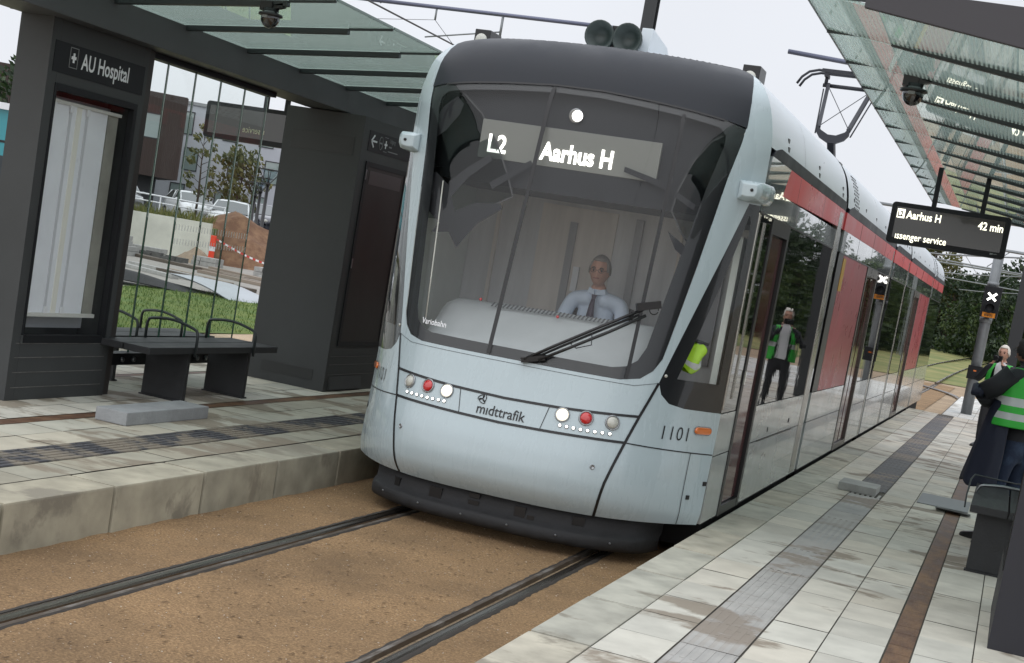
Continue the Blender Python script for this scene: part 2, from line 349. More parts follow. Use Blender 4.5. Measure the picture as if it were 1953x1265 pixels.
m_rail = mat('rail_steel', (.17, .145, .125), .26, metal=.9, var=.15, vscale=10, stretch=(1, .06, 1))
m_groove = mat('rusty_groove', (.07, .034, .018), .85)
m_lip = mat('rail_lip', (.11, .085, .065), .5, metal=.5, col2=(.22, .20, .18), lo=.5, hi=.62, vscale=14, stretch=(1, .25, 1))
m_bitumen = mat('bitumen', (.034, .028, .023), .85, var=.4, vscale=20)
m_brick = mat('brown_band', (.105, .052, .028), .55, col2=(.20, .115, .06), lo=.45, hi=.62, vscale=6, stretch=(1, .5, 1), bump=.3)
m_tact = tilemat('tactile_tiles', (.15, .15, .16), (.24, .20, .16), .52)
m_tactl = tilemat('dark_tactile_tiles', (.06, .06, .065), (.21, .18, .135), .465)
# ---------------------------------------------------------------- ground, track, platforms
rnd = random.Random(7)
def sheet(name, pts, z, m, kind='structure'):
    mb = MB(); mb.add([(x, y, z) for x, y in pts], [tuple(range(len(pts)))]); return tag(mb.build(name, m, fixn=False, origin=(0, 0, 0)), kind=kind)
sheet('ground', [(-400, -60), (400, -60), (400, 500), (-400, 500)], -.03, m_ground)
def track_bed():
    mb = MB(); ys = [-2+i*.12 for i in range(130)]+[13.7+i*2 for i in range(22)]; g = .7175
    for x0, x1, n in ((-1.47, -g-.078, 7), (-g+.074, g-.074, 15), (g+.078, 1.375, 7)):
        xs = [x0+(x1-x0)*i/(n-1) for i in range(n)]; vs = []
        for y in ys:
            for i, x in enumerate(xs):
                e = (i in (0, n-1)) and abs(abs(x)-g) < .2
                vs.append((x+(rnd.uniform(-.012, .012) if e else 0), y, -.006 if e else -.010+rnd.uniform(-.006, .005)))
        mb.add(vs, [(j*n+i, j*n+i+1, (j+1)*n+i+1, (j+1)*n+i) for j in range(len(ys)-1) for i in range(n-1)], True)
    return tag(mb.build('track_bed', m_bed, origin=(0, 0, 0), fixn=False), kind='structure')
track_bed()
def rail(sx):
    # grooved tram rail: running head on the outer side, groove and guard lip inside
    g = .7175
    def strip(name, a, b, z, m, parent=None):
        mb = MB(); mb.prism([(sx*a, -.10), (sx*b, -.10), (sx*b, z), (sx*a, z)], -2, 55); return mb.build(name, m, parent)
    r = thing('tram_rail', 'grooved steel rail %s the track, %s platform' % (('on the left of', 'nearer the bench') if sx < 0 else ('on the right of', 'close along the pale')), 'rail', (sx*g, 0, 0), 'rails of the tram track')
    mb = MB(); pr = [(g+.002, -.08), (g+.002, -.012), (g+.010, -.002), (g+.028, .003), (g+.048, .001), (g+.062, -.006), (g+.062, -.08)]
    mb.prism([(sx*a, z) for a, z in pr], -2, 55); mb.build('rail_head', m_rail, r)
    strip('groove', g-.040, g+.002, -.040, m_groove, r); strip('guard_lip', g-.066, g-.040, -.001, m_lip, r)
    mb = MB()
    ys = [-2+i*.05 for i in range(640)]+[30+i for i in range(26)]
    for a, b in ((g+.062, g+.088), (g-.084, g-.066)):
        rows = []
        for y in ys:
            e = rnd.uniform(-.007, .007); rows.append([(sx*a, y, -.002), (sx*(b+e), y, -.003), (sx*(b+.02), y, -.03)] if b > g else [(sx*(a-.02), y, -.03), (sx*(a+e), y, -.003), (sx*b, y, -.002)])
        mb.loft(rows, closed=False, cap=False)
    mb.build('bitumen_joint', m_bitumen, r, fixn=False)
    return r
rail(-1); rail(1)
def tiles(name, rects, m, z, kind='structure', parent=None):
    mb = MB(); cols = []
    for x0, x1, y0, y1, c in rects:
        h = z+rnd.uniform(-.0012, .0012); t = [h+rnd.uniform(-.0008, .0008) for _ in range(4)]
        mb.add([(x0, y0, t[0]), (x1, y0, t[1]), (x1, y1, t[2]), (x0, y1, t[3])], [(0, 1, 2, 3)]); cols.append(c)
    o = mb.build(name, m, parent, fixn=False, origin=(0, 0, 0)); a = o.data.color_attributes.new('tint', 'FLOAT_COLOR', 'CORNER')
    for p, c in zip(o.data.polygons, cols):
        for li in p.loop_indices: a.data[li].color = (*c, 1)
    if parent is None: tag(o, kind=kind)
    return o
def tint(base, v=.10, warm=.03):
    k = 1+rnd.uniform(-v, v); w = rnd.uniform(-warm, warm); return (base[0]*k*(1+w), base[1]*k, base[2]*k*(1-w))
def row(x0, x1, y0, y1, ln, base, off=0, v=.10, g=.0035):
    r = []; y = y0-off
    while y < y1:
        a = max(y, y0); b = min(y+ln, y1)
        if b-a > .05: r.append((x0+g, x1-g, a+g, b-g, tint(base, v)))
        y += ln
    return r
ZR, ZL = .270, .264
LT = (.53, .505, .435)
def kerb(name, xe, xi, y0, y1, z, off, base):
    # one metre long kerb stones with a rough front face
    mb = MB(); cols = []; y = y0+off-1; gap = .012
    while y < y1:
        mb.box(min(xe, xi), max(xe, xi), y+gap, y+1-gap, -.2, z+rnd.uniform(-.003, .002)); cols.append(tint(base, .09)); y += 1
    o = mb.build(name, m_kerb, None, bevel=.012, origin=(0, 0, 0)); a = o.data.color_attributes.new('tint', 'FLOAT_COLOR', 'CORNER')
    for p in o.data.polygons:
        k = int((p.center.y-(y0+off-1))); k = max(0, min(k, len(cols)-1))
        for li in p.loop_indices: a.data[li].color = (*cols[k], 1)
    return tag(o, kind='structure')
kerb('right_kerb', 1.36, 1.655, 0, 31.3, ZR, .4, (.42, .40, .33))
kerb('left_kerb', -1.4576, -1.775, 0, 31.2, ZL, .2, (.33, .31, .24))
def slab_base(name, x0, x1, y0, y1, z):
    mb = MB(); mb.box(x0, x1, y0, y1, -.2, z); return tag(mb.build(name, m_mortar, origin=(0, 0, 0)), kind='structure')
slab_base('right_platform', 1.66, 7.0, 0, 31.25, ZR-.007)
slab_base('path', 2.0, 7.0, 31.26, 42, ZR-.010)
slab_base('left_platform', -6.25, -1.78, 0, 31.2, ZL-.007)
rr = row(1.66, 1.96, 0, 31.25, .5, LT, .13)+row(2.26, 2.555, 0, 31.25, .5, LT, .10)+row(2.555, 2.855, 0, 31.25, .5, LT, .10)
for i in range(9): rr += row(2.99+i*.295, 2.99+(i+1)*.295, 0, 31.25, .5, LT, .10+.25*(i % 2))
for i in range(16): rr += row(2.02+i*.3, 2.02+(i+1)*.3, 31.27, 42, .5, (.60, .60, .57), .1*(i % 3))
tiles('right_platform_tiles', rr, m_tile, ZR)
LB = (.40, .38, .31)
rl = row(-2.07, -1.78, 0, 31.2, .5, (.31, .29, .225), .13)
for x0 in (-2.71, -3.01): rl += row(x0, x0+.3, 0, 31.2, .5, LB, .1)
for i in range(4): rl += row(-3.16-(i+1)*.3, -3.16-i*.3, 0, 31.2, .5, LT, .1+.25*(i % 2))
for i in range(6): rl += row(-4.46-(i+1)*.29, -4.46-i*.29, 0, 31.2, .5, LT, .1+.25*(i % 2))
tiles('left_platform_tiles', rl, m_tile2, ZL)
def band(name, x0, x1, y0, y1, z, m):
    mb = MB(); y = y0
    while y < y1:
        l = rnd.choice((.22, .33, .5)); mb.add([(x0+.003, y+.003, z), (x1-.003, y+.003, z), (x1-.003, y+l-.003, z), (x0+.003, y+l-.003, z)], [(0, 1, 2, 3)]); y += l
    return tag(mb.build(name, m, fixn=False, origin=(0, 0, 0)), kind='structure')
band('right_brown_band', 2.858, 2.988, 0, 14.6, ZR-.001, m_brick); band('right_brown_band_far', 2.858, 2.988, 15.75, 31.2, ZR-.001, m_brick)
band('left_brown_band', -3.15, -3.02, 0, 31.2, ZL-.001, m_brick); band('left_rear_brown_band', -4.45, -4.37, 0, 31.2, ZL-.001, m_brick)
def tactile(name, x0, x1, y0, y1, z, m, base, rh=.0042):
    o = tiles(name, row(x0, x1, y0, y1, .5, base, .1, .10, .002), m, z)
    mb = MB(); mb.v = [tuple(v.co) for v in o.data.vertices]
    n = 6; w = (x1-x0)/n; ribs = MB()
    y = y0
    while y < y1:
        for i in range(n): ribs.box(x0+i*w+.012, x0+(i+1)*w-.012, y+.01, y+.29, z-.003, z+rh)
        y += .3
    r = ribs.build(name.replace('strip', 'ribs'), m, fixn=False, origin=(0, 0, 0)); a = r.data.color_attributes.new('tint', 'FLOAT_COLOR', 'CORNER')
    for d in a.data: d.color = (*[c*1.03 for c in base], 1)
    tag(r, kind='structure'); return o
tactile('right_tactile_strip', 1.965, 2.255, 0, 14.45, ZR, m_tact, (.36, .35, .33), .0012)
tactile('right_tactile_strip_far', 1.965, 2.255, 15.0, 30.4, ZR, m_tact, (.13, .13, .132))
tactile('left_tactile_strip', -2.41, -2.075, 0, 31, ZL, m_tactl, (.05, .05, .056))
# land beyond
def terrain(name, x0, x1, y0, y1, nx, ny, fz, m, kind='structure'):
    mb = MB(); vs = [(x0+(x1-x0)*i/nx, y0+(y1-y0)*j/ny, 0) for j in range(ny+1) for i in range(nx+1)]
    vs = [(x, y, fz(x, y)) for x, y, _ in vs]; n = nx+1
    mb.add(vs, [(j*n+i, j*n+i+1, (j+1)*n+i+1, (j+1)*n+i) for j in range(ny) for i in range(nx)], True)
    return tag(mb.build(name, m, fixn=False, origin=(0, 0, 0)), kind=kind)
terrain('meadow', -9, 60, 58, 190, 40, 60, lambda x, y: -.01+.55*min(1, max(0, (y-58)/60))+.05*math.sin(x*.5+y*.11)*min(1, (y-58)/20), m_meadow)
sheet('gravel_strip', [(-8.4, -5), (-6.26, -5), (-6.26, 50), (-8.4, 50)], -.015, m_pale)
terrain('lawn', -14.2, -8.4, 2, 29, 30, 120, lambda x, y: .0+.06*math.sin(min(1, max(0, (x+14.2)/5.8))*math.pi)+.015*math.sin(x*1.3+y*.7), m_lawn)
m_yard = mat('yard_paving', (.27, .255, .23), .85, var=.2, vscale=1.5, bump=.3, bscale=30)
sheet('yard', [(-70, 10), (-14.2, 10), (-14.2, 29), (-8.4, 29), (-8.4, 70), (-70, 70)], -.012, m_yard)
def plateau(name, m):
    mb = MB(); mb.box(-120, -28.3, 51, 140, -.5, .95); mb.box(-28.3, -20, 56, 140, -.5, .95); return tag(mb.build(name, m, origin=(0, 0, 0)), kind='structure')
plateau('car_park', mat('asphalt', (.11, .11, .11), .85, var=.12, vscale=2))
def far_rails():
    for sx in (-1, 1):
        mb = MB(); mb.tube([(sx*.7175+max(0, (y-56)/40)**2*.9, y, .04+.55*min(1, max(0, (y-58)/60))*.985) for y in range(55, 112, 2)], .05, 6)
        tag(mb.build('far_rail', m_rail), 'shiny rail running on %s through the meadow beyond the tram' % ('the left side' if sx < 0 else 'the right side'), 'rail', 'rails beyond the platform')
    mb = MB(); pts = []
    for i in range(18):
        t = i/17*1.45; pts.append((1.9-14*(1-math.cos(t)), 45+14*math.sin(t), .015))
    mb.tube(pts, .045, 6); tag(mb.build('curved_rail', m_rail), 'rail curving away left across the sand before the meadow', 'rail', 'rails beyond the platform')
far_rails()
mb = MB(); nb = 11000
for i in range(nb):
    x = rnd.uniform(-14.1, -8.45); y = rnd.uniform(15, 28.9); h = rnd.uniform(.03, .085); a = rnd.uniform(0, 6.28); w = .009; lx, ly = rnd.uniform(-.03, .03), rnd.uniform(-.06, .06)
    z = .06*math.sin(min(1, max(0, (x+14.2)/5.8))*math.pi)+.015*math.sin(x*1.3+y*.7)-.01; dx, dy = math.cos(a)*w, math.sin(a)*w
    mb.add([(x-dx, y-dy, z), (x+dx, y+dy, z), (x+lx, y+ly, z+h)], [(0, 1, 2)])
tag(mb.build('grass', m_grass, fixn=False, origin=(0, 0, 0)), 'short green grass on the lawn behind the glass wall', 'grass', kind='stuff')

mb = MB(); rp = random.Random(41)
for i in range(900):
    x = rp.choice((rp.uniform(-1.42, -.85), rp.uniform(-.6, .6), rp.uniform(-.6, .6), rp.uniform(.85, 1.33))); y = rp.uniform(3.6, 10.5); q = rp.uniform(.0015, .0048); mb.sphere((x, y, -.006), q*rp.uniform(.8, 1.6), q, q*.7, 6, 4)
tag(mb.build('pebbles', mat('pebble_stone', (.34, .26, .19), .85, col2=(.62, .56, .46), lo=.5, hi=.62, vscale=9), fixn=False, origin=(0, 0, 0)), 'small loose pebbles scattered over the track sand', 'pebbles', kind='stuff')
mb = MB()
for i in range(420):
    x = rp.uniform(-.6, .6) if i % 3 else rp.uniform(-1.4, 1.3); y = rp.uniform(3.8, 9.5); a = rp.gauss(.9, .5); l = rp.uniform(.006, .024); w = l*.25; c, s_ = math.cos(a), math.sin(a); z = -.0035
    if abs(abs(x)-.7175) < .14: continue
    mb.add([(x-c*l, y-s_*l, z), (x+s_*w, y-c*w, z+.003), (x+c*l, y+s_*l, z), (x-s_*w, y+c*w, z+.002)], [(0, 1, 2, 3)])
tag(mb.build('bark_chips', mat('bark_chip', (.09, .055, .032), .9), fixn=False, origin=(0, 0, 0)), 'dark bark chips and damp crumbs on the track sand', 'litter', kind='stuff')
# ---------------------------------------------------------------- tram: nose surface
_YC = [(.20, 9.66), (.30, 9.545), (.36, 9.485), (.44, 9.44), (.53, 9.425), (.64, 9.435), (.82, 9.482), (1.0, 9.530), (1.26, 9.592), (1.6, 9.67), (2.0, 9.755), (2.4, 9.84), (2.8, 9.92), (3.05, 9.98), (3.15, 10.015), (3.27, 10.07), (3.37, 10.15), (3.45, 10.27), (3.50, 10.42), (3.52, 10.60)]
_WW = [(.2, 1.29), (.30, 1.325), (.40, 1.34), (2.93, 1.34), (3.05, 1.33), (3.15, 1.31), (3.25, 1.28), (3.33, 1.24), (3.42, 1.165), (3.48, 1.08), (3.52, .97)]
_PP = [(.2, 3.0), (.9, 3.3), (1.3, 3.4), (2.0, 3.9), (3.1, 4.8), (3.52, 5.5)]
_YE = [(.2, 10.27), (.3, 10.27), (1.1, 10.33), (3.25, 10.33), (3.42, 10.40), (3.52, 10.60)]
def hi(t, x):
    n = len(t); h = [t[i+1][0]-t[i][0] for i in range(n-1)]; d = [(t[i+1][1]-t[i][1])/h[i] for i in range(n-1)]
    m = [d[0]]+[0]*(n-2)+[d[-1]]
    for i in range(1, n-1):
        if d[i-1]*d[i] > 0:
            w1 = 2*h[i]+h[i-1]; w2 = h[i]+2*h[i-1]; m[i] = (w1+w2)/(w1/d[i-1]+w2/d[i])
    x = min(max(x, t[0][0]), t[-1][0]); i = 0
    while i < n-2 and x > t[i+1][0]: i += 1
    s = (x-t[i][0])/h[i]
    return t[i][1]*(1+2*s)*(1-s)**2+m[i]*h[i]*s*(1-s)**2+t[i+1][1]*s*s*(3-2*s)+m[i+1]*h[i]*s*s*(s-1)
def lin(t, x):
    if x <= t[0][0]: return t[0][1]
    for (a, p), (b, q) in zip(t, t[1:]):
        if x <= b: return p+(q-p)*(x-a)/(b-a)
    return t[-1][1]
def crown(z): return .04*max(0, min(1, (z-3.08)/.42))
_cache = {}
def NS(u, z):
    k = round(z, 5)
    if k not in _cache: _cache[k] = (hi(_WW, z), hi(_YC, z), hi(_PP, z), hi(_YE, z))
    w, yc, p, ye = _cache[k]
    return Vector((w*u, yc+(ye-yc)*abs(u)**p, z+crown(z)*(1-min(1, u*u))))
def NN(u, z):
    e = .004; z0 = min(max(z, .2+e), 3.52-e); uu = min(max(u, -1+e), 1-e)
    a = NS(uu+e, z0)-NS(uu-e, z0); b = NS(uu, z0+e)-NS(uu, z0-e); n = a.cross(b).normalized()
    return n if n.y < .3 or n.z > .3 else -n
def NP(u, z, off=0): return NS(u, z)+NN(u, z)*off
def inpoly(p, poly):
    x, y = p; c = False; j = len(poly)-1
    for i in range(len(poly)):
        xi, yi = poly[i]; xj, yj = poly[j]
        if (yi > y) != (yj > y) and x < (xj-xi)*(y-yi)/(yj-yi)+xi: c = not c
        j = i
    return c
def resample(poly, d=.04):
    o = []
    for i, (x, y) in enumerate(poly):
        x2, y2 = poly[(i+1) % len(poly)]; n = max(1, int(math.hypot((x2-x)*1.34, y2-y)/d))
        for k in range(n): o.append((x+(x2-x)*k/n, y+(y2-y)*k/n))
    return o
_ZG = [.3+.05*i for i in range(60)]
_ZG = [z for z in _ZG if z < 3.28]+[3.3, 3.33, 3.36, 3.39, 3.415, 3.435, 3.452, 3.468, 3.48, 3.49, 3.498, 3.505, 3.51, 3.515]
MIR = None
def patch(name, m, parent, outer, holes=(), off=0.0, du=.045, mirror=None):
    S = 1.34; outer = resample(outer); holes = [resample(h) for h in holes]
    pts = []; edges = []
    for poly in [outer]+holes:
        k = len(pts); n = len(poly); pts += [Vector((u*S, z)) for u, z in poly]; edges += [(k+i, k+(i+1) % n) for i in range(n)]
    us = [-1+du*i for i in range(int(2/du)+1)]
    zlo = min(z for _, z in outer); zhi = max(z for _, z in outer)
    for z in _ZG:
        if z <= zlo+.012 or z >= zhi-.003: continue
        for u in us:
            if inpoly((u, z), outer) and not any(inpoly((u, z), h) for h in holes):
                if all(abs(u-b[0])*S+abs(z-b[1])*(1 if z < 3.3 else 4) > .018 for poly in [outer]+holes for b in poly): pts.append(Vector((u*S, z)))
    v, e, f, *_ = delaunay_2d_cdt(pts, edges, [], 0, 1e-5)
    fs = []
    for t in f:
        c = ((v[t[0]].x+v[t[1]].x+v[t[2]].x)/3/S, (v[t[0]].y+v[t[1]].y+v[t[2]].y)/3)
        if inpoly(c, outer) and not any(inpoly(c, h) for h in holes): fs.append(tuple(t))
    P = []; NRM = []
    for q in v:
        u, z = q.x/S, q.y; n = NN(u, z); p = NS(u, z)+n*off
        if mirror is not None: p = Vector((p.x, mirror-p.y, p.z)); n = Vector((n.x, -n.y, n.z))
        P.append(p); NRM.append(n)
    out = []
    for t in fs:
        n = (P[t[1]]-P[t[0]]).cross(P[t[2]]-P[t[0]])
        out.append(t if n.dot(NRM[t[0]]) > 0 else t[::-1])
    mb = MB(); mb.add(P, out, True); o = mb.build(name, m, parent, fixn=False)
    o.data.normals_split_custom_set_from_vertices(NRM); return o
def strip_on_nose(mb, pts, w, off):   # dark joint line lying on the nose skin
    pts2 = []
    for (a, b), (c, d) in zip(pts, pts[1:]):
        n = max(1, int(math.hypot((c-a)*1.34, d-b)/.04))
        for k in range(n): pts2.append((a+(c-a)*k/n, b+(d-b)*k/n))
    pts2.append(pts[-1]); rows = []
    P = [NP(u, z, off) for u, z in pts2]
    for i, p in enumerate(P):
        d = (P[min(i+1, len(P)-1)]-P[max(0, i-1)]).normalized(); s = d.cross(NN(*pts2[i])).normalized()*w/2
        rows.append([p-s, p+s])
    mb.loft(rows, closed=False, cap=False)
def nose_text(mb, s, size, u, z, off=.004, **k):
    vs, fs = letters(s, size, **k); w = 1.34
    # walk along the surface so that letters keep their width
    def at(x):
        uu = u; st = .01 if x > 0 else -.01; r = abs(x)
        while r > 0:
            a = NS(uu, z); b = NS(uu+st, z); d = (b-a).length; q = min(1, r/d) if d else 1; uu += st*q; r -= d*q
            if q < 1: break
        return uu
    mb.add([NP(at(a), z+b, off) for a, b in vs], fs)
tram = thing('tram', 'pale blue low-floor tram with a charcoal cap, stopped at the platform', 'tram', (0, 9.5, 0))
REAR = 45.6
GLASS = [(.55, 1.250), (.64, 1.277), (.69, 1.34), (.720, 1.43), (.748, 1.70), (.785, 2.08), (.838, 2.70), (.882, 3.065)]
TOP = [(.78, 3.10), (.62, 3.125), (.40, 3.15), (.14, 3.172), (-.14, 3.172), (-.40, 3.15), (-.62, 3.125), (-.78, 3.10)]
GO = GLASS+TOP+[(-u, z) for u, z in GLASS[::-1]]                              # outline of the windscreen
GIN = [(.50, 1.325), (.565, 1.345), (.612, 1.395), (.640, 1.49), (.665, 1.74), (.70, 2.10), (.755, 2.62), (.795, 2.92), (.795, 3.0), (.76, 3.045), (.60, 3.075), (.35, 3.105), (.12, 3.125)]
GI = GIN+[(-u, z) for u, z in GIN[::-1]]
GAP = [(.25, .545), (.42, .568), (.55, .585), (.83, .635), (1.02, .672), (1.25, .722), (1.60, .782), (1.97, .848), (2.35, .915), (2.57, .948)]
gap = lambda z: lin(GAP, z)
SWT = 2.575
SW = [(gap(1.27), 1.27), (.745, 1.19), (.785, 1.135), (.85, 1.113), (1.0, 1.103), (1.0, SWT), (gap(2.57)+.004, SWT), (gap(2.2), 2.2), (gap(1.8), 1.8), (gap(1.5), 1.5)]
SWI = [(.800, 1.31), (.972, 1.305), (.976, 2.45), (.965, 2.50), (.955, 2.40), (.905, 2.0), (.85, 1.62)]
mirr = lambda P: [(-u, z) for u, z in P]
CAPI = [(.885, 3.072), (.900, 3.20), (.918, 3.30), (.940, 3.37), (.965, 3.425), (.985, 3.46), (.985, 3.52)]
CAP = CAPI+mirr(CAPI)[::-1]+TOP[::-1][0:0]
CAPP = [(u, z) for u, z in CAPI]+[(-u, z) for u, z in CAPI[::-1]]+[(u, z) for u, z in TOP[::-1]]
SKIN = [(-1, .3), (1, .3), (1, 3.52), (.985, 3.52)]+[(u, z) for u, z in CAPI[::-1][1:]]+[(u, z) for u, z in GLASS[::-1]]+[(-u, z) for u, z in GLASS]+[(-u, z) for u, z in CAPI[1:]]+[(-1, 3.52)]
patch('nose_shell', m_paint, tram, SKIN, [SW, mirr(SW)])
patch('roof_cap', m_cap, tram, CAPP, off=.004)
scr = patch('windscreen', m_cabglass, tram, GO, off=.002, du=.06)
patch('windscreen_border', m_frit, scr, GO, [GI], off=-.006)
for sg in (1, -1):
    P, Q = (SW, SWI) if sg > 0 else (mirr(SW)[::-1], mirr(SWI)[::-1])
    w_ = patch('cab_side_window', m_cabglass, tram, P, off=.001, du=.06); patch('window_border', m_frit, w_, P, [Q], off=-.006)
mb = MB()
for s in (1, -1):
    strip_on_nose(mb, [(s*gap(z), z) for z in (.30, .42, .55, .70, .83, .95, 1.02, 1.15, 1.265)], .020, .003)
    strip_on_nose(mb, [(s*.634, .836), (s*.80, .822), (s*.997, .806)], .008, .003)
    strip_on_nose(mb, [(s*.915, .30), (s*.913, .813)], .006, .003)
strip_on_nose(mb, [(-.672+.0, 1.022), (-.55, 1.012), (-.3, .995), (0, .985), (.3, .995), (.55, 1.012), (.672, 1.022)], .018, .003)
strip_on_nose(mb, [(-.636, .836), (-.45, .832), (-.22, .824), (0, .818), (.22, .824), (.45, .832), (.636, .836)], .018, .003)
for s in (1, -1): strip_on_nose(mb, [(s*.245, .990), (s*.222, .826)], .005, .003)
strip_on_nose(mb, [(-.72, 1.262), (-.62, 1.225), (.62, 1.225), (.72, 1.262)], .003, .002)
mb.build('panel_joints', m_black, tram, fixn=False)
mb = MB(); strip_on_nose(mb, [(u, z-.004) for u, z in TOP], .014, .006); mb.build('cap_joint', m_black, tram, fixn=False)
for u, z in ((-.551, .638), (.518, .646)):
    mb = MB(); lathe(mb, NP(u, z, -.01), NN(u, z), [(0, .018), (.013, .018), (.016, .014), (.012, .011), (.011, .001)], 16); mb.build('towing_cover', m_chrome, tram)
mb = MB(); lathe(mb, NP(-.97, .66, 0), NN(-.97, .66), [(0, .012), (.004, .03), (.005, .001)], 12); mb.build('panel_lock', m_black, tram)
for u, z in ((.985, .60), (.93, .50)):
    mb = MB(); mb.bar(NP(u, z, .004), NP(u+.012, z, .004), .006, .03); mb.build('panel_lock', m_black, tram)
# dividing strips on the glass
mb = MB()
for x, z0, z1, w in ((-.144, 3.155, 1.262, .030), (.577, 3.09, 1.262, .026)):
    strip_on_nose(mb, [(x, z0+(z1-z0)*i/12) for i in range(13)], w, .005)
mb.build('glass_divider', m_black, tram, fixn=False)
# headlights
for s in (1, -1):
    for u, z, m, nm in ((.561, .957, m_lampoff, 'clear_lens'), (.436, .957, m_redlens, 'red_lens'), (.318, .952, m_glow, 'lit_lens')):
        mb = MB(); lathe(mb, NP(s*u, z, -.006), NN(s*u, z), [(0, .052), (.014, .052), (.018, .046), (.012, .042), (.010, .041)], 20); hl = mb.build('headlight', m_chrome, tram)
        mb = MB(); lathe(mb, NP(s*u, z, 0), NN(s*u, z), [(0, .041), (.010, .040), (.018, .030), (.022, .016), (.023, .001)], 20); mb.build(nm, m, hl)
        if m is m_glow: mb = MB(); lathe(mb, NP(s*u, z, .015), NN(s*u, z), [(0, .027), (.008, .022), (.011, .001)], 16); mb.build('lamp_bulb', m_lamp, hl)
    for i in range(8):
        u = s*(.318+(.561-.318)*i/7); z = .877+.004*abs(i-3)/4; mb = MB(); mb2 = MB()
        lathe(mb, NP(u, z, 0), NN(u, z), [(0, .0145), (.005, .0145), (.006, .010)], 12); lathe(mb2, NP(u, z, .005), NN(u, z), [(0, .0095), (.004, .008), (.006, .001)], 12)
        mb2.build('led_lens', m_lamp, mb.build('daylight_lamp', m_chrome, tram))
    # amber side marker and number
    mb = MB(); u0, u1, zc, h = .909, .975, .972, .026
    ring = [(u0+.012+0*t, zc) for t in range(1)]
    pill = [((u0+.012)+.012*math.cos(math.pi/2+math.pi*i/8), zc+h*math.sin(math.pi/2+math.pi*i/8)) for i in range(9)]+[((u1-.012)+.012*math.cos(-math.pi/2+math.pi*i/8), zc+h*math.sin(-math.pi/2+math.pi*i/8)) for i in range(9)]
    k = [(NP(s*u, z, 0)) for u, z in pill]; k2 = [(NP(s*((u-.942)*.88+.942), (z-zc)*.85+zc, .016)) for u, z in pill]
    mb.loft([k, k2]); mk = mb.build('side_marker', m_amber, tram)
    mb = MB(); strip_on_nose(mb, [(s*u, z) for u, z in pill+pill[:1]], .010, .004); mb.build('marker_rim', m_chrome, mk, fixn=False)
    mb = MB(); nose_text(mb, '1101', .138, s*.838, .892, .004, sx=.95, align='CENTER', bold=-.001, space=1.12); mb.build('fleet_number', m_black, tram, fixn=False)
    # black fixing point
    mb = MB(); lathe(mb, NP(s*.748, 1.32, .0), NN(s*.748, 1.32), [(0, .012), (.006, .011), (.007, .001)], 12); mb.build('window_stud', m_lampoff, tram)
mb = MB(); nose_text(mb, 'm\u0131dttrafik', .098, 0, .851, .004, sx=.92, align='CENTER', bold=.0008); lt = mb.build('front_lettering', m_black, tram, fixn=False)
mb = MB()
for k in range(3):
    a0 = 2*math.pi*k/3+.5; pts = []
    for i in range(13):
        t = 2*math.pi*i/12; ex, ez = .030*math.cos(t), .015*math.sin(t); cx, cz = .018*math.cos(a0), .018*math.sin(a0); a = a0+1.15
        pts.append(NP((-.150+.85*(cx+ex*math.cos(a)-ez*math.sin(a)))/1.34, .951+.85*(cz+ex*math.sin(a)+ez*math.cos(a)), .004))
    mb.tube(pts, .0028, 5)
mb.build('front_emblem', m_black, lt)
mb = MB(); nose_text(mb, 'Variobahn', .058, -.575, 1.375, .005, sx=.95, bold=.001); mb.build('screen_lettering', m_white, scr, fixn=False)
# rubber bumper under the nose
def bump_at(u, dy, sc=1.0):
    q = NS(u*.86, .36); k = max(0, abs(u)-.86)/.14; return Vector((q.x*sc*(1-.05*k*k), q.y+.03+dy+.20*k**1.6, 0))
mb = MB(); rows = []
for z, dy in ((.335, .13), (.30, .10), (.24, .085), (.185, .075), (.168, .03), (.15, .012), (.105, .010), (.078, .022), (.062, .06), (.056, .2)):
    rows.append([bump_at(-1+i/30, dy)+Vector((0, 0, z)) for i in range(61)])
mb.loft(rows, closed=False, cap=False); bp = mb.build('bumper', m_rubber, tram)
for u, w, z, h in ((-.66, .05, .215, .06), (-.36, .10, .22, .08), (-.10, .08, .265, .03), (-.10, .08, .215, .03), (.20, .08, .225, .07), (.27, .05, .20, .03), (.55, .08, .24, .06)):
    a = bump_at(u-w/2.3, .080); b = bump_at(u+w/2.3, .080); a.z = b.z = z; mb = MB(); mb.bar(a, b, .012, h); mb.build('bumper_slot', m_black, bp)
for i in range(6):
    p = bump_at(-.75+i*.3, .011); p.z = .128; mb = MB(); lathe(mb, p, (0, -1, 0), [(0, .008), (.005, .007), (.006, .001)], 8); mb.build('bumper_bolt', m_steel, bp)
# ---------------------------------------------------------------- tram: long body
X = 1.34; Y0 = 10.33; Y1 = REAR-10.33
JO = [15.10, 21.35, 24.45, 31.30]
SEG = list(zip([Y0]+[j+.09 for j in JO], [j-.09 for j in JO]+[Y1]))
DOORS = [(10.93, 11.80), (18.15, 19.50), (26.60, 27.95)]
FILM = [(15.62, 18.10), (28.05, 31.0)]
def cut(a, b):   # split a run of side wall where the doors are
    r = [(a, b)]
    for d0, d1 in DOORS:
        n = []
        for p, q in r:
            if d1 <= p or d0 >= q: n.append((p, q))
            else:
                if d0 > p: n.append((p, d0))
                if d1 < q: n.append((d1, q))
        r = n
    return r
prof = [(hi(_WW, z), z) for z in (2.985, 3.05, 3.10, 3.15, 3.2, 3.25, 3.29, 3.33, 3.375, 3.42, 3.45, 3.48, 3.505, 3.52)]
_g = 3.52
top = [(x, _g+crown(3.52)*(1-(x/.97)**2)) for x in (.8, .6, .4, .2, 0)]
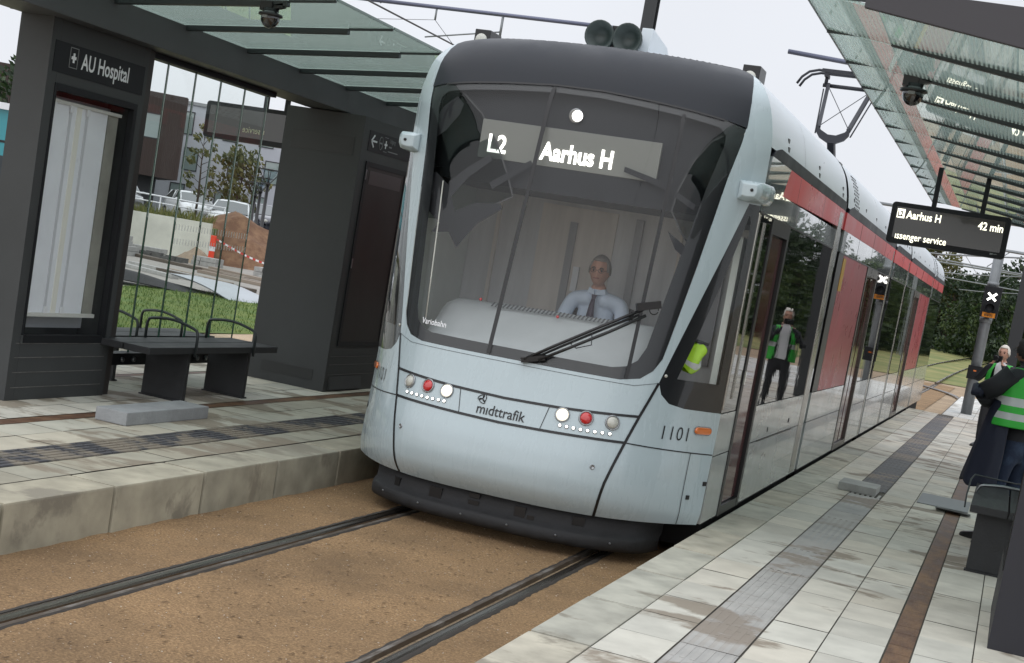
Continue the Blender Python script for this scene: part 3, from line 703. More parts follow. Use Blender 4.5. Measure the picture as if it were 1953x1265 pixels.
for k, (a, b) in enumerate(SEG):
    rows = []
    half = prof+top; full = half+[(-x, z) for x, z in half[::-1][1:]]
    def yst(z): return hi(_YE, min(z, 3.52)) if (k == 0) else a
    def yen(z): return REAR-hi(_YE, min(z, 3.52)) if (k == len(SEG)-1) else b
    rows = [[(x, yst(z), z) for x, z in full], [(x, yst(z)+.3, z) for x, z in full], [(x, yen(z), z) for x, z in full]]
    mb = MB(); mb.loft(rows, closed=False, cap=False); rf = mb.build('roof_fairing', m_roofp, tram)
    mb = MB()
    for s in (1, -1):
        n = 5 if k else 3; L_ = b-a
        for i in range(n):
            y = a+.75+i*(L_-1.1)/max(1, n-1) if k == 0 else a+.5+i*(L_-1)/max(1, n-1)
            for z in (3.06, 3.12) if k == 0 else (3.10,): mb.box(s*(hi(_WW, z)-.01), s*(hi(_WW, z)+.003), y, y+.07, z-.018, z+.018)
        if k in (1, 4):
            for i in range(4):
                for j in range(10): z = 3.03+j*.035; y = a+.55+i*.13+(j % 2)*.06; x = hi(_WW, z); mb.box(s*(x-.02), s*(x+.003), y, y+.045, z-.010, z+.010)
    mb.build('roof_vent', m_black, rf)
    if k == 0:
        mb = MB()
        for s in (1, -1):
            rows = []
            for z in (2.985, 3.08, 3.15, 3.25, 3.33, 3.42, 3.48, 3.52):
                x = hi(_WW, z)+.002; rows.append([(s*x, 12.0, z), (s*x, 12.008, z)])
            mb.loft(rows, closed=False, cap=False)
        mb.build('roof_seam', m_black, rf, fixn=False)
for s in (1, -1):
    mb = MB(); mbs = MB()
    for a, b in SEG:
        for p, q in cut(a, b):
            mb.box(s*(X-.03), s*X, p, q, .30, .788); mb.box(s*(X-.03), s*X, p, q, .796, 1.098)
    mb.build('lower_side_panel', m_side, tram)
    mb = MB(); mr_ = MB(); md = MB()
    for a, b in SEG:
        mb.box(s*(X-.02), s*(X+.002), a+.05, b, 2.545, 2.76 if a > Y0+.1 else 2.72)
        ra = 11.15 if a < Y0+.1 else a
        if a < Y0+.1:
            mb.prism([(a+.0, 2.72), (11.15, 2.72), (11.33, 2.935), (a+.12, 2.935), (a+.0, 2.80)], s*(X-.02), s*(X+.002), 'x')
            mr_.prism([(11.16, 2.72), (b, 2.76), (b, 2.935), (11.34, 2.935)], s*(X-.02), s*(X+.003), 'x')
        else: mr_.box(s*(X-.02), s*(X+.002), a, b, 2.762, 2.935)
        md.prism([(a+.12, 2.937), (b, 2.937), (b, 3.02), (a+.42, 3.02), (a+.20, 2.985)], s*(X-.09), s*(X+.004), 'x')
    mb.build('upper_side_band', m_band, tram); mr_.build('red_side_stripe', m_red, tram); md.build('roof_gutter', m_cap, tram)
    mb = MB(); n = 0
    for a, b in SEG:
        for y in [a+1.55*i for i in range(1, int((b-a)/1.55)+1)]: mb.box(s*X, s*(X+.0035), y, y+.006, 2.55, 2.93)
        mb.box(s*(X-.01), s*(X+.0035), a+.02, b, 2.532, 2.545)
    mb.build('band_seam', m_black, tram)
    # windows between doors and films
    for a, b in SEG:
        for p, q in cut(a, b):
            runs = [(p, q, m_window, 'side_window')]
            for f0, f1 in FILM:
                if f0 >= p-.3 and f1 <= q+.3:
                    runs = [(p, f0, m_window, 'side_window'), (f0, f1, m_redfilm, 'red_film_window'), (f1, q, m_window, 'side_window')]
            for w0, w1, m, nm in runs:
                if w1-w0 < .06: continue
                if w0 > 14 and w1-w0 < .6 and nm == 'side_window': m = m_black
                mb = MB(); mb.box(s*(X-.012), s*(X-.001), w0+.006, w1-.006, 1.106, 2.53); mb.build(nm, m, tram)
    # silver pillars and dark bellows at the joints
    for j in JO:
        mb = MB(); mb.box(s*(X-.05), s*(X+.004), j-.48, j-.20, .31, 2.90) if j == JO[0] else mb.box(s*(X-.05), s*(X+.004), j-.22, j-.10, .31, 2.90); mb.build('silver_pillar', m_silver, tram)
        mb = MB(); mb.box(s*(X-.10), s*(X-.03), j-.12, j+.12, .25, 2.98); mb.build('joint_seal', m_black, tram)
    # first panel behind the cab: mirrored uprights
    mb = MB(); mb.box(s*(X-.001), s*(X+.006), 10.345, 10.40, 1.13, 2.52); mb.box(s*(X-.001), s*(X+.006), 10.60, 10.66, 1.2, 2.48); mb.build('window_upright', m_silver, tram)
    for d0, d1 in DOORS:
        mb = MB(); fw = .085
        mb.box(s*(X-.06), s*(X+.006), d0, d0+fw, .29, 2.53); mb.box(s*(X-.06), s*(X+.006), d1-fw, d1, .29, 2.53); mb.box(s*(X-.06), s*(X+.006), d0+fw, d1-fw, 2.43, 2.53); mb.box(s*(X-.06), s*(X+.004), d0+fw, d1-fw, .29, .36)
        dr = mb.build('door', m_bronze if d0 > 12 else m_black, tram)
        lv = [(d0+fw, d1-fw)] if d1-d0 < 1 else [(d0+fw, (d0+d1)/2-.012), ((d0+d1)/2+.012, d1-fw)]
        for p, q in lv:
            mb = MB(); mb.box(s*(X-.045), s*(X-.020), p+.03, q-.03, .37, 2.42); mb.build('door_leaf', m_doorglass, dr)
        mb = MB(); mb.box(s*(X-.05), s*(X-.03), d0+fw, d1-fw, .36, 2.43); mb.build('door_seal', m_black, dr)
        mb = MB(); mb.box(s*(X+.004), s*(X+.016), d0+.03, d0+.06, 1.30, 1.40); mb.build('door_button', m_lampoff, dr)
    # rear view camera pod
    mb = MB(); rows = []
    for t, k in ((-.16, .55), (-.13, .9), (-.05, 1.0), (.10, 1.0), (.15, .86), (.17, .5)):
        c = Vector((s*(1.315-(.03 if t < 0 else 0)), 10.31+t*1.25, 2.655)); hh, ww = .075*k, .09*k
        rows.append([c+Vector((s*ww*a, 0, hh*b)) for a, b in ((-1, -.9), (-.2, -1), (.75, -.85), (1, -.3), (1, .55), (.8, .95), (-.3, 1), (-1, .95))])
    mb.loft(rows); mb.build('rear_view_camera', m_paint, tram, bevel=.006)
    mb = MB(); lathe(mb, Vector((s*1.30, 10.115, 2.66)), (0, -1, 0), [(0, .012), (.012, .011), (.013, .001)], 10); mb.build('camera_lens', m_black, tram)
mb = MB(); mb.box(-.04, X+.001, 12.3, 14.2, 0, 0.001) if False else mb.box(X, X+.004, 12.2, 14.2, .782, .792)
mb.box(X, X+.004, 13.85, 13.90, .86, .90); mb.box(X, X+.004, 12.65, 12.69, .84, .88); mb.build('hatch_lock', m_black, tram)
mb = MB(); mb.box(X+.0, X+.004, 15.62, 15.86, 2.16, 2.50); mb.build('yellow_notice', mat('yellow_notice_paint', srgb(196, 150, 40), .5), tram)
mb = MB()
for a, b in SEG: mb.box(-X+.06, X-.06, a+.35, b-.05, .06, .30)
mb.build('underframe', m_dark, tram)
mb = MB(); mb.box(-X+.03, X-.03, 10.9, Y1, .262, .30)
for j in JO: mb.box(-X+.14, X-.14, j-.1, j+.1, .3, 3.40)
mb.build('bellows', m_black, tram)
# rear end: the same cab turned round
patch('rear_cab', m_paint, tram, [(-1, .3), (1, .3), (1, 3.52), (-1, 3.52)], [GO], mirror=REAR, du=.08)
patch('rear_windscreen', m_window, tram, GO, off=.002, mirror=REAR, du=.1)
# ---------------------------------------------------------------- tram: cab interior
mb = MB(); mb.box(-1.2, 1.2, 10.36, 11.54, .80, .86); mb.build('cab_floor', m_cabgrey, tram)
mb = MB(); mb.box(-1.30, 1.30, 11.55, 11.60, .86, 2.9); bw = mb.build('cab_partition', mat('partition_grey', (.62, .62, .625), .7, var=.15, vscale=1.5, stretch=(3, 1, .4)), tram)
mb = MB(); mb.box(-.62, .02, 11.530, 11.548, .9, 2.42); mb.box(.55, .57, 11.520, 11.548, .9, 2.4); mb.box(-1.0, -.97, 11.520, 11.548, .9, 2.4); mb.build('partition_door', mat('partition_beige', (.68, .63, .58), .6, var=.12, vscale=2, stretch=(3, 1, .4)), bw)
mb = MB(); mb.box(-.36, -.30, 11.510, 11.529, 1.0, 2.3); mb.box(.18, .24, 11.510, 11.548, 1.0, 2.4); mb.box(.74, .95, 11.510, 11.548, 1.35, 2.35); mb.build('partition_trim', mat('partition_trim_grey', (.30, .30, .31), .4), bw)
mb = MB(); mb.box(-.27, -.22, 11.500, 11.529, 1.75, 1.95); mb.box(.88, .91, 11.500, 11.510, 1.9, 2.1); mb.build('partition_notice', m_white, bw)
mb = MB(); rows = []
for y, z, w in ((10.06, 2.50, 1.0), (10.35, 2.47, 1.12), (11.2, 2.45, 1.26), (11.54, 2.45, 1.28)): rows.append([(-w, y, z), (-w*.6, y-.02, z), (0, y-.03, z), (w*.6, y-.02, z), (w, y, z)])
mb.loft(rows, closed=False, cap=False)
mb.build('cab_ceiling', mat('ceiling_grey', (.13, .13, .135), .8), tram, fixn=False)
patch('cab_header', m_cabdark, tram, [(-.80, 2.44), (.80, 2.44), (.86, 3.0), (.80, 3.25), (-.80, 3.25), (-.86, 3.0)], off=-.085)
for s in (1, -1):
    mb = MB(); mb.box(s*1.20, s*1.25, 10.42, 10.95, .9, 2.35); mb.build('cab_side_panel', m_cabpale, tram, bevel=.01)
    mb = MB(); mb.box(s*1.22, s*1.24, 10.95, 11.54, .9, 2.45); mb.build('cab_side_lining', m_cabpale, tram)
# dashboard
mb = MB(); rows = []
DP = [(9.74, 1.20), (9.76, 1.28), (9.86, 1.36), (10.0, 1.47), (10.12, 1.545), (10.2, 1.59), (10.30, 1.60), (10.42, 1.58), (10.5, 1.5), (10.52, .9)]
for k in range(25):
    x = -.90+1.80*k/24; e = min(1, (x+.90)/.16); e = max(0, 1-(1-e)**2)**.5; e2 = min(1, (.90-x)/.16); e2 = max(0, 1-(1-e2)**2)**.5; e = min(e, e2)
    rows.append([(x, y+.22*abs(x)**2.6*(1 if y < 10.1 else .6), 1.15+(z-1.15)*(.45+.55*e)+(.03*x if z > 1.3 else 0)) for y, z in DP])
mb.loft(rows, closed=False, cap=False); da = mb.build('dashboard', m_dash, tram)
mb = MB()
for i in range(30): x = -.42+i*.030; mb.bar((x, 10.13, 1.578+.03*x), (x+.006, 10.175, 1.606+.03*x), .012, .004)
mb.build('dashboard_vent', m_cabgrey if False else mat('vent_grey', (.09, .095, .10), .6), da)
for x, z in ((-.50, 1.60), (.10, 1.575)):
    mb = MB(); mb.sphere((x, 10.10, z), .012); mb.build('dashboard_light', m_redlens, da)
# destination display
mb = MB(); mb.box(-.66, .665, 9.965, 9.99, 2.605, 2.875); dd = mb.build('destination_display', m_display, tram, bevel=.004)
mb = MB(); text(mb, 'L2', .175, (-.60, 9.96, 2.652), (1, 0, 0), (0, 0, 1), bold=.004, sx=.86); text(mb, 'Aarhus H', .172, (-.19, 9.96, 2.652), (1, 0, 0), (0, 0, 1), bold=.005, sx=.80); mb.build('display_lettering', m_led, dd, fixn=False)
mb = MB(); lathe(mb, (.0, 10.03, 2.985), (0, -1, -.15), [(0, .055), (.01, .054), (.015, .046)], 20); tl = mb.build('top_lamp', m_chrome, tram)
mb = MB(); lathe(mb, (.012, 10.017, 2.985), (0, -1, -.15), [(0, .040), (.008, .034), (.010, .001)], 16); mb.build('top_lamp_lens', m_lamp, tl)
m_visor = mat('visor_film', (.030, .036, .036), .55)
def sheer(name, tint):
    m = bpy.data.materials.new(name); m.use_nodes = True; t = m.node_tree; t.nodes.clear(); o = t.nodes.new('ShaderNodeOutputMaterial'); q = t.nodes.new('ShaderNodeBsdfTransparent'); q.inputs[0].default_value = (*tint, 1); t.links.new(q.outputs[0], o.inputs[0]); return m
m_sheer = sheer('sheer_blind', (.42, .47, .46))
VL = [(-.677, 3.06), (-.521, 2.923), (-.387, 2.715), (-.287, 2.506), (-.231, 2.366), (-.387, 2.237), (-.516, 2.137), (-.76, 2.12), (-.80, 2.45), (-.845, 2.90), (-.84, 3.04)]
VR = [(.826, 3.04), (.737, 2.948), (.672, 2.797), (.627, 2.586), (.617, 2.439), (.682, 2.31), (.770, 2.185), (.80, 2.45), (.845, 2.90)]
for P, E_ in ((VL, VL[0:7]), (VR[::-1], VR[0:7])):
    sv = patch('sun_visor', m_sheer, tram, P, off=-.045)
    mb = MB(); strip_on_nose(mb, E_, .012, -.040); mb.build('visor_edge', m_black, sv, fixn=False)
for P in ([(-.848, 2.801), (-.806, 2.698), (-.729, 2.77), (-.657, 2.893), (-.647, 2.972), (-.704, 3.025), (-.786, 2.94)], [(-.632, 2.397), (-.537, 2.514), (-.417, 2.633), (-.392, 2.596), (-.509, 2.454), (-.602, 2.286)], [(-.683, 2.024), (-.586, 2.174), (-.441, 2.276), (-.287, 2.302), (-.271, 2.267), (-.397, 2.133), (-.487, 1.945), (-.558, 2.045)], [(-.80, 2.433), (-.741, 2.46), (-.629, 2.378), (-.55, 2.199), (-.6, 2.076), (-.737, 2.171)], [(.811, 2.689), (.855, 2.72), (.918, 2.776), (.89, 2.518), (.836, 2.609)], [(.622, 2.295), (.707, 2.226), (.775, 2.16), (.764, 2.101), (.676, 2.182)], [(-.38, 2.439), (-.178, 2.636), (-.161, 2.605), (-.356, 2.394)], [(.328, 2.687), (.544, 2.622), (.728, 2.503), (.721, 2.465), (.542, 2.581), (.329, 2.65)], [(.12, 2.591), (.145, 2.578), (.226, 2.446), (.217, 2.433)]):
    patch('visor_arm', m_cabdark, tram, P, off=-.035)
# wiper
mb = MB(); P0 = [NP(u, z, .03) for u, z in ((.060, 1.262), (.20, 1.39), (.40, 1.57), (.60, 1.755))]; P1 = [NP(u, z, .03) for u, z in ((.135, 1.275), (.27, 1.39), (.45, 1.55), (.60, 1.70))]
mb.tube(P0, .011, 6); mb.tube(P1, .011, 6); wp = mb.build('wiper', m_black, tram)
mb = MB(); mb.tube([NP(u, z, .016) for u, z in ((.075, 1.256), (.24, 1.405), (.42, 1.565), (.57, 1.70))], .009, 5); mb.build('wiper_blade', m_rubber, wp)
mb = MB(); mb.bar(NP(.55, 1.745, .03), NP(.655, 1.79, .03), .05, .05); mb.tube([NP(.63+.02*math.cos(t), 1.745+.03*math.sin(t), .035) for t in [i*.5 for i in range(13)]], .004, 5)
mb.bar(NP(.045, 1.255, .022), NP(.165, 1.30, .022), .03, .035); mb.tube([NP(u, z, .035) for u, z in ((.30, 1.46), (.28, 1.42), (.31, 1.40), (.38, 1.44), (.37, 1.52))], .004, 5); mb.build('wiper_mount', m_black, wp)
mb = MB(); mb.tube([NP(u, z, -.03) for u, z in ((.66, 1.40), (.69, 1.75), (.73, 2.1), (.76, 2.35))], .006, 5); mb.tube([NP(-u, z, -.03) for u, z in ((.58, 1.42), (.61, 1.75), (.64, 2.1), (.67, 2.4))], .006, 5); mb.build('grab_wire', m_lampoff, tram)
# driver's seat
mb = MB(); mb.box(-.17, .37, 11.13, 11.24, 1.05, 1.70); mb.box(-.17, .37, 10.72, 11.2, .98, 1.10); st = mb.build('driver_seat', m_cabdark, tram, bevel=.04)
mb = MB(); mb.box(.04, .16, 10.9, 11.05, .86, .98); mb.build('seat_base', m_black, st)
# on the roof: warning horns, lamps, pantograph
mb = MB()
for x in (-.20, .02):
    lathe(mb, (x, 11.05, 3.70), (0, -1, -.06), [(0, .075), (.10, .10), (.16, .115), (.18, .115), (.175, .10), (.10, .06), (.09, .001)], 24)
hn = mb.build('roof_horn', mat('horn_dark_green', (.030, .045, .042), .4), tram)
mb = MB(); mb.prism([(11.06, 3.56), (11.95, 3.56), (11.6, 3.77), (11.10, 3.82)], .06, .15, 'x'); mb.build('horn_cowl', m_roofp, hn, bevel=.01)
mb = MB(); mb.box(-.34, .12, 11.06, 11.2, 3.54, 3.62); mb.box(-.12, -.06, 10.92, 11.1, 3.62, 3.78); mb.build('horn_bracket', m_black, hn)
for x, z, s in ((-1.12, 3.54, .9), (1.0, 3.50, 1)):
    mb = MB(); mb.box(x-.07, x+.06, 10.85, 11.1, z-.10, z+.10*s); rl_ = mb.build('roof_lamp', m_black, tram, bevel=.008)
    mb = MB(); lathe(mb, (x-.01, 10.852, z+.01), (0, -1, 0), [(0, .05), (.012, .046), (.016, .02), (.017, .001)], 16); mb.build('roof_lamp_lens', m_lampoff, rl_)
mb = MB(); mb.box(-1.30, -1.18, 11.0, 11.2, 3.44, 3.52); mb.build('roof_box', m_black, tram)
mb = MB(); mb.tube([(.62, 13.2, 3.5), (.62, 13.2, 3.70)], .02, 8); mb.prism([(12.98, 3.69), (13.6, 3.69), (13.6, 3.74), (13.2, 3.765)], .53, .70, 'x'); mb.build('roof_antenna', m_pole, tram)
PY = 22.6; pg = MB(); pg.box(-.5, .5, PY-.2, PY+1.6, 3.55, 3.66); pan = pg.build('pantograph', m_panto, tram)
mb = MB(); mb.bar((0, PY+1.4, 3.65), (0, PY, 4.44), .10, .12); mb.build('lower_arm', m_panto, pan)
mb = MB(); mb.loft([[(x, PY-.05, z-.07), (x, PY+.05, z-.07), (x, PY+.05, z+.05), (x, PY-.05, z+.05)] for x, z in ((-.24, 4.60), (-.18, 4.52), (-.06, 4.46), (.06, 4.46), (.18, 4.52), (.24, 4.60))], smooth=False); mb.build('elbow', m_panto, pan)
mb = MB(); HZ = 5.50; HY = PY+.95
for s in (-1, 1): mb.bar((s*.22, PY, 4.60), (s*.34, HY, HZ-.12), .055, .055); mb.tube([(s*.26, PY+.04, 4.52), (s*.40, HY, HZ-.2)], .012, 5)
mb.tube([(-.22, PY, 4.62), (.34, HY, HZ-.14)], .006, 4); mb.tube([(.22, PY, 4.62), (-.34, HY, HZ-.14)], .006, 4)
mb.build('upper_arm', m_panto, pan)
mb = MB()
for d in (-.14, .14):
    mb.tube([(-.80, HY+d, HZ-.18), (-.74, HY+d, HZ-.07), (-.64, HY+d, HZ+.02), (-.5, HY+d, HZ+.06), (.5, HY+d, HZ+.06), (.64, HY+d, HZ+.02), (.74, HY+d, HZ-.07), (.80, HY+d, HZ-.18)], .022, 6); mb.box(-.45, .45, HY+d-.025, HY+d+.025, HZ+.04, HZ+.09)
mb.tube([(-.42, HY, HZ-.14), (.42, HY, HZ-.14)], .03, 6)
for s in (-1, 1): mb.bar((s*.38, HY-.15, HZ), (s*.38, HY+.15, HZ), .05, .05); mb.tube([(s*.38, HY, HZ-.13), (s*.38, HY, HZ)], .03, 6)
mb.build('collector_head', m_panto, pan)
# ---------------------------------------------------------------- left shelter
def poly_tube_arc(p0, p1, h, r, mb, bow=.05):   # armrest: two uprights and a slightly bowed bar
    p0 = Vector(p0); p1 = Vector(p1); up = Vector((0, 0, 1)); pts = [p0]
    d = p1-p0
    pts += [p0+up*(h-.05), p0+up*(h-.012)+d*.03, p0+up*h+d*.09]
    for i in range(1, 6): pts.append(p0+up*(h+bow*math.sin(math.pi*i/6))+d*(.09+.82*i/6))
    pts += [p1+up*h-d*.09, p1+up*(h-.012)-d*.03, p1+up*(h-.05), p1]
    mb.tube(pts, r, 8)
sh = thing('tram_shelter', 'charcoal tram shelter with glass canopy and glass wall on the left platform', 'shelter', (-3.85, 13.0, ZL))
# kiosk with the lit display case
def k1():
    x0, x1, y0, y1 = -3.965, -3.673, 8.996, 10.25; zt = 3.15; z0 = ZL
    mb = MB(); a, b, c, d = 9.10, 10.17, .70, 2.63    # opening of the case
    mb.box(x0, x1, y0, a, z0, zt); mb.box(x0, x1, b, y1, z0, zt); mb.box(x0, x1, a, b, z0, c); mb.box(x0, x1, a, b, d, zt); mb.box(x0, x0+.02, a, b, c, d)
    k = mb.build('display_kiosk', m_kiosk, sh, bevel=.004)
    mb = MB(); mb.prism([(9.045, 2.705), (10.205, 2.705), (10.205, 2.93), (9.045, 2.93)], x1+.0005, x1+.004, 'x'); mb.build('name_panel', m_signblk, k)
    mb = MB(); o = (x1+.006, 9.385, 2.775); text(mb, 'AU Hospital', .165, (x1+.006, 9.375, 2.772), (0, 1, 0), (0, 0, 1), sx=.75, bold=.003); mb.build('name_lettering', m_white, k, fixn=False)
    mb = MB(); yc, zc, h, w = 9.275, 2.835, .075, .050
    for q in ((yc-w, yc+w, zc-h, zc-h+.006), (yc-w, yc+w, zc+h-.006, zc+h), (yc-w, yc-w+.006, zc-h, zc+h), (yc+w-.006, yc+w, zc-h, zc+h)): mb.box(x1+.004, x1+.006, *q)
    mb.build('hospital_symbol_frame', m_greyl, k)
    mb = MB(); mb.box(x1+.004, x1+.0065, yc-.010, yc+.010, zc-.035, zc+.035); mb.box(x1+.004, x1+.0062, yc-.028, yc-.0101, zc-.011, zc+.011); mb.box(x1+.004, x1+.0062, yc+.0101, yc+.028, zc-.011, zc+.011); mb.build('hospital_cross', m_white, k)
    mb = MB(); fw = .045
    mb.box(x1-.05, x1+.006, a, a+fw*.6, c, d); mb.box(x1-.05, x1+.006, b-fw, b, c, d); mb.box(x1-.05, x1+.006, a+fw*.6, b-fw, c, c+.06); mb.box(x1-.05, x1+.006, a+fw*.6, b-fw, d-.05, d); mb.build('case_frame', m_signblk, k, bevel=.003)
    mb = MB(); mb.box(x0+.021, x0+.05, a+.001, b-.001, c+.08, d-.07); mb.build('case_back', mat('case_back_white', (.55, .57, .60), .5), k)
    mb = MB(); zz0, zz1 = c+.22, d-.13
    mb.box(x1-.12, x1-.10, a+.03, a+.84, zz0, zz1); mb.build('poster_sheet', mat('poster_sheet', (.80, .82, .86), .35, var=.05, vscale=4, emit=0), k)
    mb = MB()
    for y in (a+.13, a+.35, a+.56): mb.box(x1-.10, x1-.094, y, y+.028, zz0, zz1)
    mb.build('poster_fold', mat('poster_fold_grey', (.56, .57, .60), .5), k)
    mb = MB(); mb.box(x1-.10, x1-.095, a+.44, a+.50, zz0, zz1); mb.build('poster_strip', mat('cream_strip', (.78, .77, .70), .5), k)
    mb = MB(); mb.box(x1-.13, x1-.10, a+.855, a+.985, zz0, zz1); mb.build('poster_edge', mat('poster_edge_grey', (.30, .295, .26), .4, var=.2, vscale=4), k)
    mb = MB(); mb.box(x1-.13, x1-.08, a+.03, b-.07, zz1, zz1+.025); mb.box(x1-.13, x1-.08, a+.03, b-.07, zz0-.03, zz0); mb.build('poster_rail', mat('poster_rail', (.62, .62, .58), .3), k)
    mb = MB()
    for y in (a+.13, a+.35, a+.56): mb.box(x1-.092, x1-.08, y-.01, y+.03, zz1-.05, zz1); mb.box(x1-.092, x1-.08, y-.01, y+.03, zz0, zz0+.05)
    mb.build('poster_clip', m_white, k)
    mb = MB(); mb.box(x1-.045, x1-.038, a+.027, b-.045, c+.06, d-.05); mb.build('case_glass', glass('case_glass', (.99, .995, .995), 1.25, .8), k)
    mb = MB()
    for z in (.698, .59, .477, .362): mb.box(x1+.0005, x1+.003, y0+.05, y1-.06, z-.003, z+.003)
    mb.build('louvre_line', mat('worn_edge', (.12, .115, .11), .6, var=.4, vscale=20), k)
    mb = MB(); mb.box(x1+.0, x1+.004, 9.0, 9.035, 1.0, 3.1) if False else mb.box(x1-.02, x1+.010, 9.085, 9.11, .70, .76); mb.build('case_hinge', m_steel, k)
k1()
def k2():
    x0, x1, y0, y1, z0, zt = -4.165, -3.278, 13.53, 15.25, ZL, 3.075
    mb = MB(); mb.box(x0, x1, y0, y1, z0, zt); k = mb.build('ticket_kiosk', m_kiosk, sh, bevel=.004)
    mb = MB(); mb.box(-4.06, -3.36, y0-.004, y0-.0005, 2.665, 2.85); mkp = mat('kiosk_panel', (.024, .026, .026), .5); mb.build('end_panel', mkp, k); mb = MB(); mb.box(-4.02, -3.42, y0-.004, y0-.0005, .36, .47); mb.build('end_panel', mkp, k)
    mb = MB(); mb.box(x1+.0005, x1+.004, 13.68, 15.0, 2.75, 2.955); mb.build('direction_panel', m_signblk, k)
    mb = MB(); yy, zz = 13.80, 2.855
    mb.bar((x1+.006, 13.74, zz), (x1+.006, 13.87, zz), .018, .004, up=(1, 0, 0)); mb.bar((x1+.006, 13.735, zz), (x1+.006, 13.80, zz+.06), .018, .004, up=(1, 0, 0)); mb.bar((x1+.006, 13.735, zz), (x1+.006, 13.80, zz-.06), .018, .004, up=(1, 0, 0))
    mb.box(x1+.004, x1+.006, 14.085, 14.105, zz-.04, zz+.04); mb.box(x1+.004, x1+.0062, 14.06, 14.13, zz-.01, zz+.01); mb.build('direction_arrow', m_white, k)
    mb = MB(); mb.tube([(x1+.005, 13.97+.045*math.cos(t*math.pi/8), zz+.065*math.sin(t*math.pi/8)) for t in range(16)], .004, 5, closed=True); mb.box(x1+.004, x1+.007, 13.94, 14.0, zz-.008, zz+.008)
    for y0_, w, z in ((14.05, .09, zz+.07), (14.05, .09, zz-.075)): mb.box(x1+.004, x1+.006, y0_, y0_+w, z, z+.005)
    text(mb, 'Udgang', .062, (x1+.006, 14.18, 2.885), (0, 1, 0), (0, 0, 1), sx=.8); mb.box(x1+.004, x1+.006, 14.18, 14.25, 2.835, 2.850); mb.box(x1+.004, x1+.006, 14.17, 14.42, 2.79, 2.800); mb.build('direction_lettering', m_greyl, k, fixn=False)
    mb = MB(); a, b, c, d = 13.69, 14.76, .74, 2.645
    mb.box(x1+.0005, x1+.012, a, a+.06, c, d); mb.box(x1+.0005, x1+.012, b-.06, b, c, d); mb.box(x1+.0005, x1+.012, a+.06, b-.06, d-.05, d); mb.box(x1+.0005, x1+.012, a+.06, b-.06, c, c+.05); mb.build('case_frame', m_signblk, k, bevel=.002)
    mb = MB(); mb.box(x1+.0005, x1+.006, a+.06, b-.06, c+.05, d-.05); mb.build('case_glass', mat('dark_poster_case', (.022, .018, .017), .4, spec=.25, coat=.0, var=.3, vscale=1.5), k)
    mb = MB(); mb.box(x1+.006, x1+.008, a+.12, b-.14, 2.42, 2.56); mb.build('poster_header', mat('poster_header', (.04, .036, .036), .3), k)
    mb = MB(); mb.box(x1+.012, x1+.018, a+.01, a+.03, 1.55, 1.65); mb.box(x1+.012, x1+.018, a+.01, a+.03, 2.46, 2.56); mb.build('case_hinge', m_steel, k)
    mb = MB()
    for z in (.63, .545, .44): mb.box(x1+.0005, x1+.004, 13.58, 14.95, z-.003, z+.003)
    mb.build('louvre_line', mat('worn_edge_grey', (.10, .10, .10), .6), k)
    mb = MB(); mb.hexa([(x1+.0005, 13.62, .29), (x1+.03, 13.62, .29), (x1+.03, 14.4, .29), (x1+.0005, 14.4, .29), (x1+.0005, 13.62, .42), (x1+.006, 13.62, .42), (x1+.006, 14.4, .42), (x1+.0005, 14.4, .42)]); mb.build('kick_plate', m_kiosk, k)
k2()
mb = MB(); mb.box(-3.97, -3.50, 8.2, 20.5, 3.085, 3.325); mb.build('roof_beam', m_beam, sh, bevel=.006)
mb = MB(); mb.box(-3.86, -3.74, 10.25, 12.5, 3.035, 3.083); mb.build('glass_rail', m_signblk, sh)
mb = MB(); mb.box(-3.95, -3.70, 10.27, 10.36, ZL, 3.08); mb.build('shelter_post', m_kiosk2, sh)
ys = [10.36, 10.725, 11.163, 11.585, 12.015, 12.45]
def dashes():
    m = bpy.data.materials.new('frit_dashes'); m.use_nodes = True; t = m.node_tree; t.nodes.clear(); n = t.nodes.new; l = t.links.new
    o = n('ShaderNodeOutputMaterial'); tr = n('ShaderNodeBsdfTransparent'); d = n('ShaderNodeBsdfDiffuse'); d.inputs[0].default_value = (.8, .8, .78, 1); tx = n('ShaderNodeTexCoord'); sp = n('ShaderNodeSeparateXYZ'); l(tx.outputs['Object'], sp.inputs[0])
    a = n('ShaderNodeMath'); a.operation = 'DIVIDE'; a.inputs[1].default_value = .048; l(sp.outputs['Y'], a.inputs[0]); f = n('ShaderNodeMath'); f.operation = 'FRACT'; l(a.outputs[0], f.inputs[0])
    c = n('ShaderNodeMath'); c.operation = 'LESS_THAN'; c.inputs[1].default_value = .36; l(f.outputs[0], c.inputs[0]); k = n('ShaderNodeMath'); k.operation = 'MULTIPLY'; k.inputs[1].default_value = .6; l(c.outputs[0], k.inputs[0])
    x = n('ShaderNodeMixShader'); l(k.outputs[0], x.inputs[0]); l(tr.outputs[0], x.inputs[1]); l(d.outputs[0], x.inputs[2]); l(x.outputs[0], o.inputs[0]); return m
m_dash = dashes()
def pane(y0, y1):
    mb = MB(); mb.box(-3.806, -3.794, y0+.006, y1-.006, .60, 3.035); p = mb.build('glass_pane', m_clear, sh)
    mb = MB(); mb.box(-3.807, -3.793, y1-.006, y1-.001, .60, 3.035); mb.box(-3.807, -3.793, y0+.001, y0+.006, .60, 3.035); mb.build('pane_edge', m_edge, p)
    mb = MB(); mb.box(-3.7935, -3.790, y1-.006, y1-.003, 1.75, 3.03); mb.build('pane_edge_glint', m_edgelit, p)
    if y0 > 11:
        for z in (1.58, 1.705):
            mb = MB(); mb.add([(-3.7932, y0+.01, z-.026), (-3.7932, y1-.01, z-.026), (-3.7932, y1-.01, z+.026), (-3.7932, y0+.01, z+.026)], [(0, 1, 2, 3)]); mb.build('pane_marking', m_dash, p, fixn=False)
